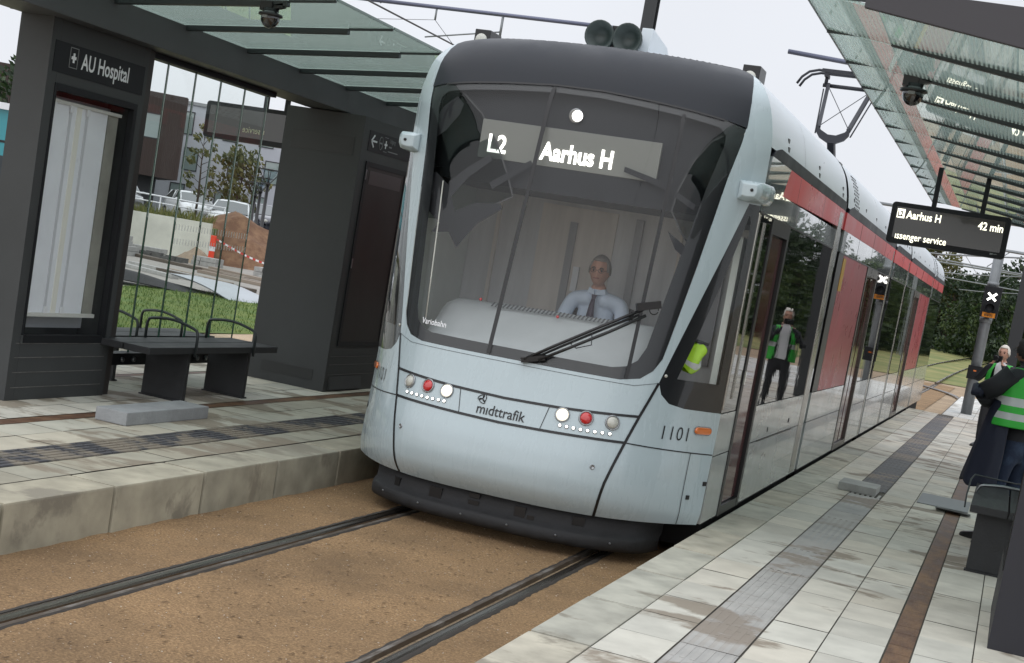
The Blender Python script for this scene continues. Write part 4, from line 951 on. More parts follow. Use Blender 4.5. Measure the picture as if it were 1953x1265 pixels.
for a, b in zip(ys, ys[1:]): pane(a, b)
mb = MB(); mb.box(-3.86, -3.74, 10.36, 12.5, .50, .60); gb = mb.build('glass_base_rail', m_signblk, sh)
mb = MB()
for y in (10.55, 10.72, 10.95, 11.15, 11.75, 11.9, 12.2): lathe(mb, (-3.74, y, .55), (1, 0, 0), [(0, .022), (.02, .022), (.022, .012)], 10)
mb.build('glass_clamp', m_steel, gb)
# canopy wings: rafters and glass panes
CL = lambda x: 3.30+(x+3.5)*.093 if x > -3.5 else 3.30+(-4.2-x)*.093 if x < -4.2 else 3.30
def wing(root, xi, xe, xr, zf, ys, mg, dirn, m=None, end=0):
    for i, y in enumerate(ys):
        mb = MB(); a = Vector((xi, y, zf(xi))); b = Vector((xr, y, zf(xr)))
        mb.bar(a, b, .05, .042); ra = mb.build('rafter', m_rafter, root, bevel=.004)
        mb = MB(); mb.bar((xr, y, zf(xr)+.018), (xe, y, zf(xe)+.018), .016, .018); mb.build('glass_joint', m_rafter, ra)
        if i < len(ys)-1:
            y2 = ys[i+1]; mb = MB(); h = .026
            mb.hexa([(xi, y+.012, zf(xi)+h), (xe, y+.012, zf(xe)+h), (xe, y2-.012, zf(xe)+h), (xi, y2-.012, zf(xi)+h), (xi, y+.012, zf(xi)+h+.014), (xe, y+.012, zf(xe)+h+.014), (xe, y2-.012, zf(xe)+h+.014), (xi, y2-.012, zf(xi)+h+.014)])
            cp = mb.build('canopy_pane', mg, root)
            mb = MB(); mb.bar((xe, y+.012, zf(xe)+h+.007), (xe, y2-.012, zf(xe)+h+.007), .008, .018); mb.build('canopy_edge', m_edge, cp)
yl = [8.46+i for i in range(13)]
wing(sh, -3.60, -1.70, -2.07, CL, yl, m_canopy, 1)
wing(sh, -3.95, -6.05, -5.62, lambda x: 3.30+(-3.95-x)*.05, yl, m_canopy, -1)
# ---------------------------------------------------------------- right shelter
sr = thing('tram_shelter', 'charcoal tram shelter with striped glass canopy on the right platform', 'shelter', (3.9, 13.0, ZR))
mb = MB(); mb.box(3.35, 4.35, 8.50, 9.9, ZR, 3.15); kr = mb.build('display_kiosk', mat('kiosk_indigo', (.020, .020, .026), .5, spec=.4, var=.06, vscale=3, bump=.15, bscale=400), sr, bevel=.004)
mb = MB(); mb.box(3.345, 3.349, 8.58, 9.8, .7, 2.6); mb.build('case_glass', m_window, kr)
mb = MB(); mb.box(3.55, 4.0, 7.7, 20.0, 3.085, 3.30); mb.build('roof_beam', m_beam, sr, bevel=.006)
mb = MB(); mb.box(3.4, 4.25, 18.4, 20.0, ZR, 3.08); mb.build('ticket_kiosk', m_kiosk, sr, bevel=.004)
CR = lambda x: 3.515-(x-2.17)*(.155 if x > 2.17 else .02)
yr = [7.87+i for i in range(13)]
wing(sr, 3.56, 1.79, 2.17, CR, yr, m_canopys, 1)
wing(sr, 3.99, 6.1, 5.7, lambda x: 3.26+(x-3.99)*.12, yr, m_canopy, 1)
mb = MB(); mb.hexa([(2.12, 7.80, CR(2.12)-.03), (3.56, 7.80, CR(3.56)-.03), (3.56, 7.84, CR(3.56)-.03), (2.12, 7.84, CR(2.12)-.03), (2.12, 7.80, CR(2.12)+.075), (3.56, 7.80, CR(3.56)+.24), (3.56, 7.84, CR(3.56)+.24), (2.12, 7.84, CR(2.12)+.075)]); mb.build('end_rafter', mat('end_rafter_purple_grey', (.040, .038, .044), .5), sr, bevel=.003)
for i in range(6):
    mb = MB(); mb.box(3.794, 3.806, 10.4+i*.5, 10.894+i*.5, .6, 3.06); mb.build('glass_pane', m_clear, sr)
# ---------------------------------------------------------------- domes under the canopies
def dome(label, x, y, z):
    t = thing('dome_camera', label, 'camera', (x, y, z), 'dome cameras under the canopies')
    mb = MB(); lathe(mb, (x, y, z), (0, 0, -1), [(0, .055), (.03, .055), (.035, .085), (.05, .088), (.055, .075)], 24); mb.box(x-.075, x+.02, y-.04, y+.04, z-.02, z+.045); mb.build('housing', m_black, t)
    mb = MB(); mb.sphere((x, y, z-.065), .068, .068, .075, 20, 12); mb.build('dome', mat('dome_smoke', (.010, .010, .011), .08, coat=1) if 'dome_smoke' not in bpy.data.materials else bpy.data.materials['dome_smoke'], t)
    mb = MB(); mb.box(x-.025, x+.015, y-.073, y-.068, z-.075, z-.055); mb.build('camera_badge', m_greyl, t)
    mb = MB(); mb.bar((x-.02, y, z+.0), (x+.10, y, z+.03), .05, .03); mb.build('bracket', m_black, t)
dome('black dome camera under the left canopy rafter, above the glass wall', -2.20, 9.46, 3.385)
dome('black dome camera under the striped right canopy, above the departure sign', 2.245, 9.87, 3.452)
# ---------------------------------------------------------------- departure signs
def dep_sign(label, x0, x1, y, z0, z1, hx, ztop, right=True):
    t = thing('departure_sign', label, 'sign', ((x0+x1)/2, y, z0), None)
    mb = MB(); r = .035; pts = []
    for cx, cz, a0 in ((x1-r, z1-r, 0), (x0+r, z1-r, 90), (x0+r, z0+r, 180), (x1-r, z0+r, 270)):
        for i in range(6): a = R(a0+18*i); pts.append((cx+r*math.cos(a), cz+r*math.sin(a)))
    mb.prism(pts, y, y+.12); mb.build('case', m_signblk, t)
    mb = MB(); mb.box(x0+.05, x1-.05, y-.003, y-.0005, z0+.055, z1-.045); mb.build('screen', mat('sign_screen', (.018, .017, .012), .15, coat=.5) if 'sign_screen' not in bpy.data.materials else bpy.data.materials['sign_screen'], t)
    for h in hx:
        mb = MB(); mb.box(h-.022, h+.022, y+.03, y+.075, z1-.005, ztop); mb.build('hanger', m_signblk, t)
    mb = MB()
    if right:
        text(mb, 'Aarhus H', .105, (1.935, y-.005, 2.946), (1, 0, 0), (0, 0, 1), bold=.0018, sx=.80); mb.build('lettering', m_ledy, t, fixn=False); mb = MB(); text(mb, '42 min', .105, (2.835, y-.005, 2.940), (1, 0, 0), (0, 0, 1), bold=.0018, sx=.80, align='RIGHT'); mb.build('lettering', m_ledy, t, fixn=False); mb = MB(); text(mb, '\u0131ssenger service', .095, (1.862, y-.005, 2.742), (1, 0, 0), (0, 0, 1), bold=.0008, sx=.80); mb.build('lettering', m_ledy, t, fixn=False)
        mb = MB(); mb.box(1.845, 1.918, y-.006, y-.003, 2.940, 3.028); bd = mb.build('line_badge', m_ledy, t, bevel=.012)
        mb = MB(); text(mb, 'L2', .07, (1.8515, y-.008, 2.957), (1, 0, 0), (0, 0, 1), bold=.003, sx=.72); mb.build('badge_lettering', m_signblk, bd, fixn=False)
        mb = MB(); mb.box(2.755, 2.785, y-.006, y-.0045, 2.722, 2.738); mb.box(2.788, 2.82, y-.006, y-.0045, 2.728, 2.734); mb.build('maker_badge', m_greyl, t)
    else:
        text(mb, 'r service', .10, (-4.90, y-.005, 2.79), (-1, 0, 0), (0, 0, 1), sx=.8); mb.build('lettering', mat('led_dim', (.60, .58, .42), .5), t, fixn=False)
dep_sign('black hanging departure sign on the right platform, lit Aarhus H 42 min', 1.786, 2.89, 14.87, 2.695, 3.09, (2.165, 2.615), 3.47)
dep_sign('dark unlit back of a hanging sign seen through the left glass wall', -5.67, -4.62, 14.46, 2.68, 3.08, (-4.96, -4.70), 3.36, False)
# ---------------------------------------------------------------- benches
def bench(label, xb, xf, y0, y1, zt, legs, arms, zl, rails=False):
    t = thing('platform_bench', label, 'bench', ((xb+xf)/2, (y0+y1)/2, zl), 'benches on the platforms')
    mb = MB(); w = (xf-xb); n = 2
    for i in range(n): a = xb+w*i/n; mb.box(min(a, a+w/n)+.006, max(a, a+w/n)-.006, y0, y1, zt-.055, zt)
    mb.build('seat', m_bench, t, bevel=.005)
    for y in legs:
        mb = MB(); mb.box(min(xb, xf)+.06, max(xb, xf)-.05, y, y+.045, zl+.012, zt-.056); lg = mb.build('leg', m_bench, t, bevel=.004)
        mb = MB(); mb.box(min(xb, xf)+.05, max(xb, xf)-.04, y-.02, y+.065, zl, zl+.012); mb.build('foot_plate', m_bench, lg)
    for y in arms:
        mb = MB(); poly_tube_arc((xb+.02*(1 if xf > xb else -1), y, zt-.05), (xf+.006*(1 if xf > xb else -1), y, zt-.08), .23 if not rails else .12, .013, mb, .03); mb.build('armrest', m_steel if rails else m_rafter, t)
    return t
bench('charcoal bench with two armrests in front of the left glass wall', -3.72, -3.20, 10.12, 12.28, .745, (10.79, 11.82), (10.80, 11.80), ZL)
bench('charcoal bench standing behind the left glass wall', -4.62, -4.15, 10.3, 12.75, .68, (11.15, 12.3), (10.62, 11.35, 12.1), ZL)
bb = bench('charcoal bench beside the hi-vis man, on the right platform', 3.085, 3.62, 11.05, 13.0, .76, (11.15, 12.75), (11.95,), ZR, True)
# steel tube loop at the near end of the right bench
mb = MB(); mb.tube([(3.05, 11.35, .70), (3.045, 11.5, .78), (3.05, 11.7, .88), (3.07, 11.9, .90), (3.5, 12.2, .86)], .006, 6); mb.build('tube_loop', m_rafter, bb)
# ---------------------------------------------------------------- loose concrete slabs
def slab(label, x0, x1, y0, y1, z0, h, m, rz=0):
    mb = MB(); mb.box(x0, x1, y0, y1, z0, z0+h); o = mb.build('concrete_slab', m, None, bevel=.008); o.rotation_euler.z = rz; return tag(o, label, 'slab')
slab('long grey concrete slab lying before the left bench', -2.955, -2.685, 9.12, 10.27, ZL+.002, .098, m_slab)
slab('low dark grey slab lying between the brown band and the right bench', 2.57, 3.05, 14.75, 15.70, ZR+.002, .007, m_bluegrey)
slab('short pale concrete block resting on the right tactile strip', 1.84, 2.20, 14.50, 14.96, ZR+.002, .075, m_concrete)
mb = MB(); rows = []
for i in range(9):
    t = i/8; y = 14.42+.25*t; z = ZR+.004+  .03*(1-t)**2; rows.append([(2.76, y, z), (3.08, y-.06, z), (3.08, y-.06, z+.008), (2.76, y, z+.008)])
mb.loft(rows); tag(mb.build('curled_sheet', m_bluegrey, None), 'curled grey strip lying at the near end of the dark slab', 'sheet')
# ---------------------------------------------------------------- signal pole at the platform end
sp_ = thing('signal_pole', 'galvanised signal pole with white X light at the platform end', 'signal', (2.43, 33.1, ZR))
mb = MB(); px, py = 2.43, 33.1; mb.tube([(px, py, ZR), (px, py, 2.2), (px, py, 5.9)], [.115, .11, .095], 8); mb.build('pole', m_pole, sp_)
mb = MB(); mb.box(2.29, 2.645, 32.80, 32.98, 2.36, 3.02); sb = mb.build('signal_head', m_signblk, sp_, bevel=.02)
mb = MB()
for d in (1, -1): mb.bar((2.465-.085*d, 32.79, 2.80-.075), (2.465+.085*d, 32.79-.002*d, 2.80+.075), .002, .045, up=(d*-.66, 0, .75))
mb.build('signal_cross', m_led, sb)
mb = MB(); lathe(mb, (2.465, 32.805, 2.56), (0, -1, 0), [(0, .10), (.10, .105), (.10, .095), (.01, .09), (.005, .001)], 20); mb.build('signal_hood', m_signblk, sb)
mb = MB(); mb.box(2.34, 2.60, 32.792, 32.799, 2.365, 2.465); pl_ = mb.build('signal_plate', mat('orange_plate', srgb(214, 132, 20), .5), sb)
mb = MB(); text(mb, '816H7C', .062, (2.47, 32.789, 2.39), (1, 0, 0), (0, 0, 1), align='CENTER', sx=.8, bold=.002); mb.build('plate_lettering', m_black, pl_, fixn=False)
mb = MB(); mb.box(2.285, 2.58, 32.90, 33.02, 1.03, 1.32); cb = mb.build('button_box', m_signblk, sp_, bevel=.01)
mb = MB(); mb.box(2.40, 2.46, 32.893, 32.899, 1.20, 1.23); mb.build('box_label', m_amber, cb)
mb = MB(); mb.tube([(px, py, 2.25), (px, py, 2.36)], .13, 10); mb.tube([(px, py, 3.03), (px, py, 3.12)], .12, 10); mb.build('clamp', m_pole, sp_)
# ---------------------------------------------------------------- overhead line
def mast(label, x, y, z, arm, m=m_mast):
    t = thing('overhead_mast', label, 'mast', (x, y, 0), 'overhead line masts')
    mb = MB(); w = .11
    mb.box(x-w, x+w, y-w, y-w+.016, 0, z); mb.box(x-w, x+w, y+w-.016, y+w, 0, z); mb.box(x-.008, x+.008, y-w+.016, y+w-.016, 0, z); mb.build('mast_post', m, t)
    return t
ZT = 6.24; MY = 25.8
t = mast('dark H-section overhead mast rising behind the tram roof, left of its horns', -3.98, MY, 9.0, 0)
mb = MB(); mb.tube([(-3.88, MY, ZT), (-9.8, MY, ZT+.02)], .038, 8); mb.tube([(-9.2, MY, ZT-.02), (-10.4, MY, ZT+1.0)], .02, 6); arm = mb.build('cantilever', m_tube, t)
mb = MB(); mb.tube([(-3.87, MY, ZT), (-4.05, MY, ZT), (-4.2, MY, ZT)], [.03, .06, .03], 10); mb.tube([(-4.3, MY, ZT), (-4.3, MY, ZT+.001), (-4.35, MY, ZT)], .07, 10); mb.build('insulator', m_bulb, arm)
mb = MB(); mb.tube([(-6.72, MY, ZT), (-6.72, MY, ZT-.42)], .026, 6); mb.tube([(-6.72, MY, ZT-.30), (-8.2, MY, ZT-.55)], .014, 6); mb.tube([(-8.05, MY, ZT), (-8.05, MY, ZT-.22)], .02, 6); mb.build('registration_arm', m_pole, arm)
mb = MB(); mb.tube([(-8.05, MY, ZT-.22), (-7.62, MY, ZT-.62)], .006, 4); mb.tube([(-8.05, MY, ZT-.22), (-8.9, MY-2.6, ZT-.8)], .006, 4); mb.build('stay_wire', m_wire, arm)
# wire of the other track: runs over the left platform edge
t2 = mast('dark overhead mast behind the standing hi-vis man at the right edge', 3.10, 28.0, 8.4, 0)
mb = MB(); mb.tube([(3.0, 28, 6.2), (-1.85, 28, 6.54)], .045, 8); a2 = mb.build('cantilever', m_tube, t2)
mb = MB(); mb.tube([(-.55, 28, 6.45), (0, 28, 5.95), (.35, 28, 6.0)], .015, 6); mb.sphere((-.4, 28, 6.47), .09); mb.build('registration_arm', m_wire, a2)
def wire(label, pts, r): mb = MB(); mb.tube(pts, r, 5); return tag(mb.build('contact_wire', m_wire), label, 'wire', None)
wire('contact wire over the tram roof touching the pantograph', [(0, -5, 5.56)]+[(0, y, 5.60) for y in (10, 23.5, 40, 70, 110)], .013)
wire('thin contact wire crossing the sky above the left canopy', [(-7.75, 6, 5.62), (-7.75, MY, 5.66), (-7.75, 70, 5.66)], .016)
# far cantilevers behind the signal pole
for i, (x, y, z, x1, z1) in enumerate(((5.2, 47, 7.6, -3.4, 3.55), (5.0, 62, 7.4, -4.6, 3.75), (5.4, 84, 7.2, -5.0, 4.0))):
    t = mast(('pale overhead mast right of the signal pole, nearest of three in the distance', 'pale overhead mast in the middle distance beyond the signal pole', 'farthest pale overhead mast beyond the meadow')[i], x, y, z, 0, m_pole)
    mb = MB(); zz = 5.35+.05*i; mb.tube([(x, y, zz), (-2.6, y, zz+.1)], .05, 6); mb.tube([(x, y, zz-.85), (-2.2, y, zz-.65)], .035, 6); mb.tube([(x-1.5, y, zz-.8), (.6, y, zz-1.15), (-.4, y, zz-1.2)], .025, 5); mb.tube([(2.2, y, zz+.05), (1.4, y, zz-.7)], .02, 5); mb.build('cantilever', m_pole, t)
# ---------------------------------------------------------------- trees
def leafcloud(mb, r, c, rx, ry, rz, n, s, dense=.55):
    for _ in range(n):
        while True:
            p = Vector((r.uniform(-1, 1), r.uniform(-1, 1), r.uniform(-1, 1)))
            if dense < p.length < 1: break
        q = Vector(c)+Vector((p.x*rx, p.y*ry, p.z*rz)); a = Vector((r.gauss(0, 1), r.gauss(0, 1), r.gauss(0, 1))).normalized(); b = a.orthogonal().normalized(); a = a.cross(b); k = s*r.uniform(.6, 1.3)
        mb.add([q-a*k, q+b*k*.5, q+a*k, q-b*k*.5], [(0, 1, 2, 3)])
def make_tree(name, label, cat, seed, H, cr, trunk, m, clumps, leaves, ls, sparse=False, low=.25, group=None):
    r = random.Random(seed); t = thing(name, label, cat, (0, 0, 0), group)
    mb = MB(); tb = MB(); top = Vector((r.uniform(-.2, .2), r.uniform(-.2, .2), H*.86)); pts = [Vector((0, 0, -.3)), Vector((r.uniform(-.08, .08), 0, H*.3)), Vector((r.uniform(-.15, .15), r.uniform(-.15, .15), H*.6)), top]
    tb.tube(pts, [trunk, trunk*.75, trunk*.45, trunk*.12], 7)
    for i in range(clumps):
        f = low+(1-low)*((i+r.random())/clumps); a = i*2.4+r.uniform(-.5, .5); env = math.sin(math.pi*min(1, (f-low)/(1-low)*.86+.14))**.6
        d = cr*env*r.uniform(.45, 1.0); c = Vector((math.cos(a)*d, math.sin(a)*d, H*f)); k = cr*r.uniform(.26, .42)*(1 if not sparse else .75)
        base = pts[1].lerp(pts[3], max(0, min(1, (f-.35)/.6)))
        tb.tube([base, base.lerp(c, .55)+Vector((0, 0, .1*H*.1)), c], [trunk*.28, trunk*.16, trunk*.05], 5, cap=False)
        leafcloud(mb, r, c, k, k, k*.8, int(leaves/clumps), ls, .25)
    mb.build('crown', m, t, fixn=False); tb.build('trunk', m_bark, t, fixn=False); return t
proto = [make_tree('forest_tree', 'dark broad tree in the wood beyond the meadow', 'tree', 11, 7.0, 2.9, .22, m_leafd, 26, 3000, .20, low=.06, group='trees of the wood beyond the meadow'),
         make_tree('forest_tree', 'tall thin olive tree above the wood, left of the signal', 'tree', 12, 7.6, 2.3, .18, m_leafo, 22, 1900, .17, True, .18, group='trees of the wood beyond the meadow'),
         make_tree('forest_tree', 'mid green bushy tree at the edge of the wood', 'tree', 13, 5.4, 2.6, .18, m_leafm, 24, 2600, .18, low=.05, group='trees of the wood beyond the meadow')]
rt = random.Random(5); used = set()
spots = []
yl_ = lambda x: 124-3.0*(x+5)
for i in range(20): x = -10+i*1.25+rt.uniform(-.4, .4); spots.append((x, yl_(x)+9+rt.uniform(-3, 3), rt.choice((0, 0, 2)), rt.uniform(.80, 1.0)))
for i in range(18): x = -10+i*1.3+rt.uniform(-.4, .4); spots.append((x, yl_(x)+rt.uniform(-2, 2), rt.choice((2, 2, 0)), rt.uniform(.66, .86)))
spots += [(-5.6, 120, 1, 1.18), (-4.0, 119, 1, 1.10), (-6.8, 126, 1, 1.2), (-2.9, 117, 1, .9), (1.2, 108, 0, .82), (4.6, 100, 0, .88), (2.7, 110, 0, .72), (6.6, 95, 0, .95)]
# the wood goes on to the right of the frame, where the tram windows reflect it
for i in range(14): spots.append((14+i*3.2+rt.uniform(-1, 1), 30+i*6.5+rt.uniform(-2, 2), rt.choice((0, 2, 0, 1)), rt.uniform(.9, 1.4)))
lab = ['dark broad tree in the wood beyond the meadow', 'thin olive tree above the wood, left of the signal', 'mid green bushy tree at the edge of the wood']
for x, y, k, s in spots:
    z = -.05+.55*min(1, max(0, (y-58)/60)) if x < 40 else 0
    if k not in used: used.add(k); o = proto[k]; o.location = (x, y, z); o.scale = (s,)*3
    else: o = copy_tree(proto[k], (x, y, z), rt.uniform(0, 6.28), None, s)
    o['label'] = lab[k] if x < 12 else ('tree of the wood right of the platform, outside the bench end' if k != 1 else 'thin tree of the wood right of the platform')
mb = MB(); r = random.Random(3)
for i in range(90): xx = r.uniform(-10, 14); leafcloud(mb, r, (xx, 124-3.0*(xx+5)-3+r.uniform(-1.5, 2), .75+r.uniform(0, .5)), r.uniform(.7, 1.3), .8, r.uniform(.4, .9), 70, .16, .2)
tag(mb.build('undergrowth', m_leafd, fixn=False, origin=(0, 0, 0)), 'dark scrub along the foot of the wood beyond the meadow', 'scrub', kind='stuff')
# ---------------------------------------------------------------- left background
cx, cy = 3.18, 0
def D(dx, dy, d): h = math.hypot(dx, dy); return (cx+dx/h*d, cy+dy/h*d)
GW = .95
tl1 = make_tree('young_tree', 'thin young tree with sparse olive leaves before the grey building', 'tree', 21, 4.6, 1.0, .07, m_leafo, 16, 420, .12, True, .25); tl1.location = (-33.1, 59.6, GW)
tl2 = make_tree('young_tree', 'full bushy young tree beside the white car, before the grey building', 'tree', 22, 3.8, 1.35, .08, m_leafo, 26, 1500, .13, False, .22); tl2.location = (-32.3, 61.8, GW)
tl3 = make_tree('young_tree', 'green young tree behind the three lamp posts', 'tree', 23, 3.3, .85, .06, m_leafm, 16, 500, .12, True, .3); tl3.location = (-29.6, 62.5, GW-.1)
tl4 = make_tree('roadside_tree', 'dark round tree above the teal hut at the far left', 'tree', 24, 5.8, 2.2, .14, m_leafd, 24, 1600, .17, False, .25); tl4.location = (-36.2, 50.5, .3)
# concrete retaining wall with long grass on top
A = Vector((-26.3, 42.2)); B = Vector((-22.75, 43.75)); dv = (B-A).normalized(); A0 = A-dv*14
mb = MB(); nrm = Vector((-dv.y, dv.x))*.35
z0a, z1a = -.05, 1.32
def wq(a, b): return [(a.x, a.y, z0a), (b.x, b.y, z0a), (b.x+nrm.x, b.y+nrm.y, z0a), (a.x+nrm.x, a.y+nrm.y, z0a), (a.x, a.y, z1a), (b.x, b.y, z1a), (b.x+nrm.x, b.y+nrm.y, z1a), (a.x+nrm.x, a.y+nrm.y, z1a)]
n = 6; Lw = (B-A0).length
for i in range(n): mb.hexa(wq(A0+dv*(Lw*i/n+.006), A0+dv*(Lw*(i+1)/n-.006)))
tag(mb.build('retaining_wall', mat('pale_concrete', (.68, .68, .60), .85, var=.12, vscale=1.3, bump=.2, bscale=20)), 'pale concrete retaining wall behind the paved yard', 'wall')
mb = MB()
bk = Vector((-dv.y, dv.x)); Q = [A0+bk*.36, B+bk*.36, B+bk*9, A0+bk*9]; mb.prism([(p.x, p.y) for p in Q], -.1, 1.15, 'z'); tag(mb.build('raised_bank', m_lawn, origin=(0, 0, 0)), kind='structure')
mb = MB(); r = random.Random(9)
for i in range(3600):
    p = A0+dv*r.uniform(0, Lw-.2)+bk*r.uniform(.25, 2.2); h = r.uniform(.25, .62)*(1 if r.random() < .8 else 1.25); a = r.uniform(0, 3.14); w = .022; lx, ly = r.uniform(-.2, .2), r.uniform(-.2, .2)
    mb.add([(p.x-w*math.cos(a), p.y-w*math.sin(a), 1.12), (p.x+w*math.cos(a), p.y+w*math.sin(a), 1.12), (p.x+lx*.5, p.y+ly*.5, 1.12+h*.6), (p.x+lx, p.y+ly, 1.12+h*.9)], [(0, 1, 2), (1, 3, 2)])
tag(mb.build('long_grass', m_drygrass, fixn=False, origin=(0, 0, 0)), 'long wild grass on top of the concrete wall', 'grass', kind='stuff')
# soil heap, sand heap
def heap(name, label, cat, c, rx, ry, h, m, seed, pw=1.6):
    r = random.Random(seed); ph = [r.uniform(0, 6.28) for _ in range(6)]; mb = MB(); n = 30; vs = []; fs = []
    for j in range(n+1):
        for i in range(n+1):
            u = -1+2*i/n; v = -1+2*j/n; d = math.hypot(u, v); k = max(0, 1-d**pw)
            zz = h*k*(1+.16*math.sin(5*u+ph[0])*math.cos(4*v+ph[1])+.09*math.sin(13*u+ph[2])*math.sin(11*v+ph[3]))+.05*h*math.sin(25*u+ph[4])*math.sin(22*v+ph[5])*k
            vs.append((c[0]+u*rx, c[1]+v*ry, c[2]+zz-.02))
    for j in range(n):
        for i in range(n): fs.append((j*(n+1)+i, j*(n+1)+i+1, (j+1)*(n+1)+i+1, (j+1)*(n+1)+i))
    mb.add(vs, fs, True); return tag(mb.build(name, m, fixn=False, origin=c), label, cat)
heap('soil_heap', 'brown soil heap right of the concrete wall, under the white car', 'heap', (-23.6, 46.9, -.05), 3.5, 2.8, 1.62, m_soil, 4, 1.9)
heap('soil_heap', 'low reddish soil heap against the charcoal kiosk edge', 'heap', (-19.4, 45.4, -.05), 2.3, 1.8, .80, m_soil, 8, 1.7)
heap('sand_heap', 'small grey sand heap at the foot of the concrete wall', 'heap', (-22.3, 42.3, -.02), .85, .75, .52, m_sand, 5, 1.3)
# orange delineator post and barrier tape
P0 = (-21.75, 42.3)
t = thing('delineator_post', 'bright orange plastic delineator post before the soil heap', 'post', (*P0, .1))
mb = MB(); mb.box(P0[0]-.09, P0[0]+.09, P0[1]-.04, P0[1]+.04, .62, .98); mb.box(P0[0]-.09, P0[0]+.09, P0[1]-.04, P0[1]+.04, .12, .47); mb.build('post', m_orange, t, bevel=.02)
mb = MB(); mb.box(P0[0]-.088, P0[0]+.088, P0[1]-.038, P0[1]+.038, .471, .619); mb.build('white_band', m_white, t)
mb = MB(); mb.box(P0[0]-.35, P0[0]+.35, P0[1]-.2, P0[1]+.25, -.02, .12); mb.build('foot', m_concrete, t, bevel=.02)
mb = MB(); mb.cur = 0; pa = Vector((P0[0]+.1, P0[1], .85)); pb = Vector((-17.6, 43.6, .60))
for i in range(40):
    f = lambda q: pa.lerp(pb, q)+Vector((0, 0, -.55*math.sin(math.pi*q)*.8)); a, b = f(i/40), f((i+1)/40); mb.cur = i % 2; mb.add([(a.x, a.y, a.z), (b.x, b.y, b.z), (b.x, b.y, b.z+.06), (a.x, a.y, a.z+.06)], [(0, 1, 2, 3)])
tag(mb.build('barrier_tape', [mat('tape_red', (.55, .05, .04), .4), m_white], fixn=False), 'red and white barrier tape strung across the soil heap', 'tape')
# pallets of paving blocks and rubble
def blocks(label, x, y, w, d, layers, seed, m=m_concrete):
    r = random.Random(seed); mb = MB()
    for k in range(layers):
        n = max(1, int(w/.3)-k//2)
        for i in range(n): ox = r.uniform(-.03, .03); mb.box(x-w/2+i*.3+ox+k*.02, x-w/2+i*.3+.285+ox+k*.02, y-d/2, y+d/2, -.01+k*.15, -.01+k*.15+.14)
    return tag(mb.build('paving_block_stack', m, bevel=.008), label, 'block stack', 'stacks of paving blocks in the yard')
blocks('tall stack of grey paving blocks at the left end of the concrete wall', -22.9, 39.0, 1.1, .7, 5, 1)
blocks('low row of grey blocks before the concrete wall, beside the sand heap', -23.4, 41.2, 1.3, .5, 2, 2)
blocks('grey blocks beside the orange post', -21.3, 41.4, .9, .5, 2, 3)
blocks('low pile of stone blocks before the soil heap, near the kiosk edge', -18.8, 41.5, 1.4, .6, 2, 4)
mb = MB(); r = random.Random(14)
for i in range(40):
    x, y, s = -22.6+r.uniform(-.8, .8), 40.4+r.uniform(-.4, .4), r.uniform(.06, .22); mb.box(x, x+s*1.6, y, y+s, -.02, s*r.uniform(.5, 1.0))
tag(mb.build('rubble', mat('dark_rubble', (.10, .10, .095), .9, var=.3, vscale=5), origin=(-22.6, 40.4, 0)), 'scattered dark rubble at the foot of the concrete wall', 'rubble', kind='stuff')
# planks, kerbs and sheets lying in the yard
r = random.Random(31)
for i in range(15):
    x, y = -15.5-r.uniform(0, 8), 31+r.uniform(0, 9); l = r.uniform(2.0, 4.6); k_ = .4+r.random()*1.3; m = (m_concrete, mat('wet_kerb_%d' % i, tuple(c*(.5+r.random()) for c in ((.15, .125, .10),)*1)[0] if False else tuple(c*k_ for c in (.15, .125, .10)), .8))[i % 3 > 0]
    mb = MB(); mb.box(-l/2, l/2, -.11, .11, 0, .09); o = mb.build('kerb_block', m, None, bevel=.01); o.location = (x, y, -.01); o.rotation_euler.z = -.42+r.uniform(-.08, .08); tag(o, ('pale long kerb block lying flat in the yard behind the lawn' if i % 3 == 0 else 'dark damp kerb block lying flat in the yard behind the lawn'), 'kerb block', 'kerb blocks lying in the yard')
def sheetmesh(name, label, pts, m, n=14, amp=.10, seed=1):
    r = random.Random(seed); a, b, c, d = [Vector(p) for p in pts]; rows = []
    for j in range(n+1):
        v = j/n; row_ = []
        for i in range(n+1):
            u = i/n; p = a.lerp(b, u).lerp(d.lerp(c, u), v); row_.append(p+Vector((0, 0, amp*(math.sin(u*5+seed)*math.sin(v*4+seed*2)*.5+.5)*math.sin(math.pi*u)*math.sin(math.pi*v)+amp*.5*math.sin(math.pi*u))))
        rows.append(row_)
    mb = MB(); mb.loft(rows, closed=False, cap=False); mb.loft([[p-Vector((0, 0, .02)) for p in q] for q in rows], closed=False, cap=False); return tag(mb.build(name, m, fixn=False), label, 'sheet')
sheetmesh('tarpaulin', 'black crumpled tarpaulin lying behind the lawn grass', [(-16.6, 25.4, .0), (-12.9, 27.2, .0), (-13.5, 28.4, .05), (-16.9, 26.8, .1)], m_tarp, amp=.22, seed=2)
sheetmesh('plastic_sheet', 'pale grey sheet lying beside the black tarpaulin', [(-14.3, 27.9, .34), (-12.2, 27.2, .03), (-11.7, 28.6, .03), (-14.4, 29.8, .25)], m_sheet, amp=.15, seed=5)
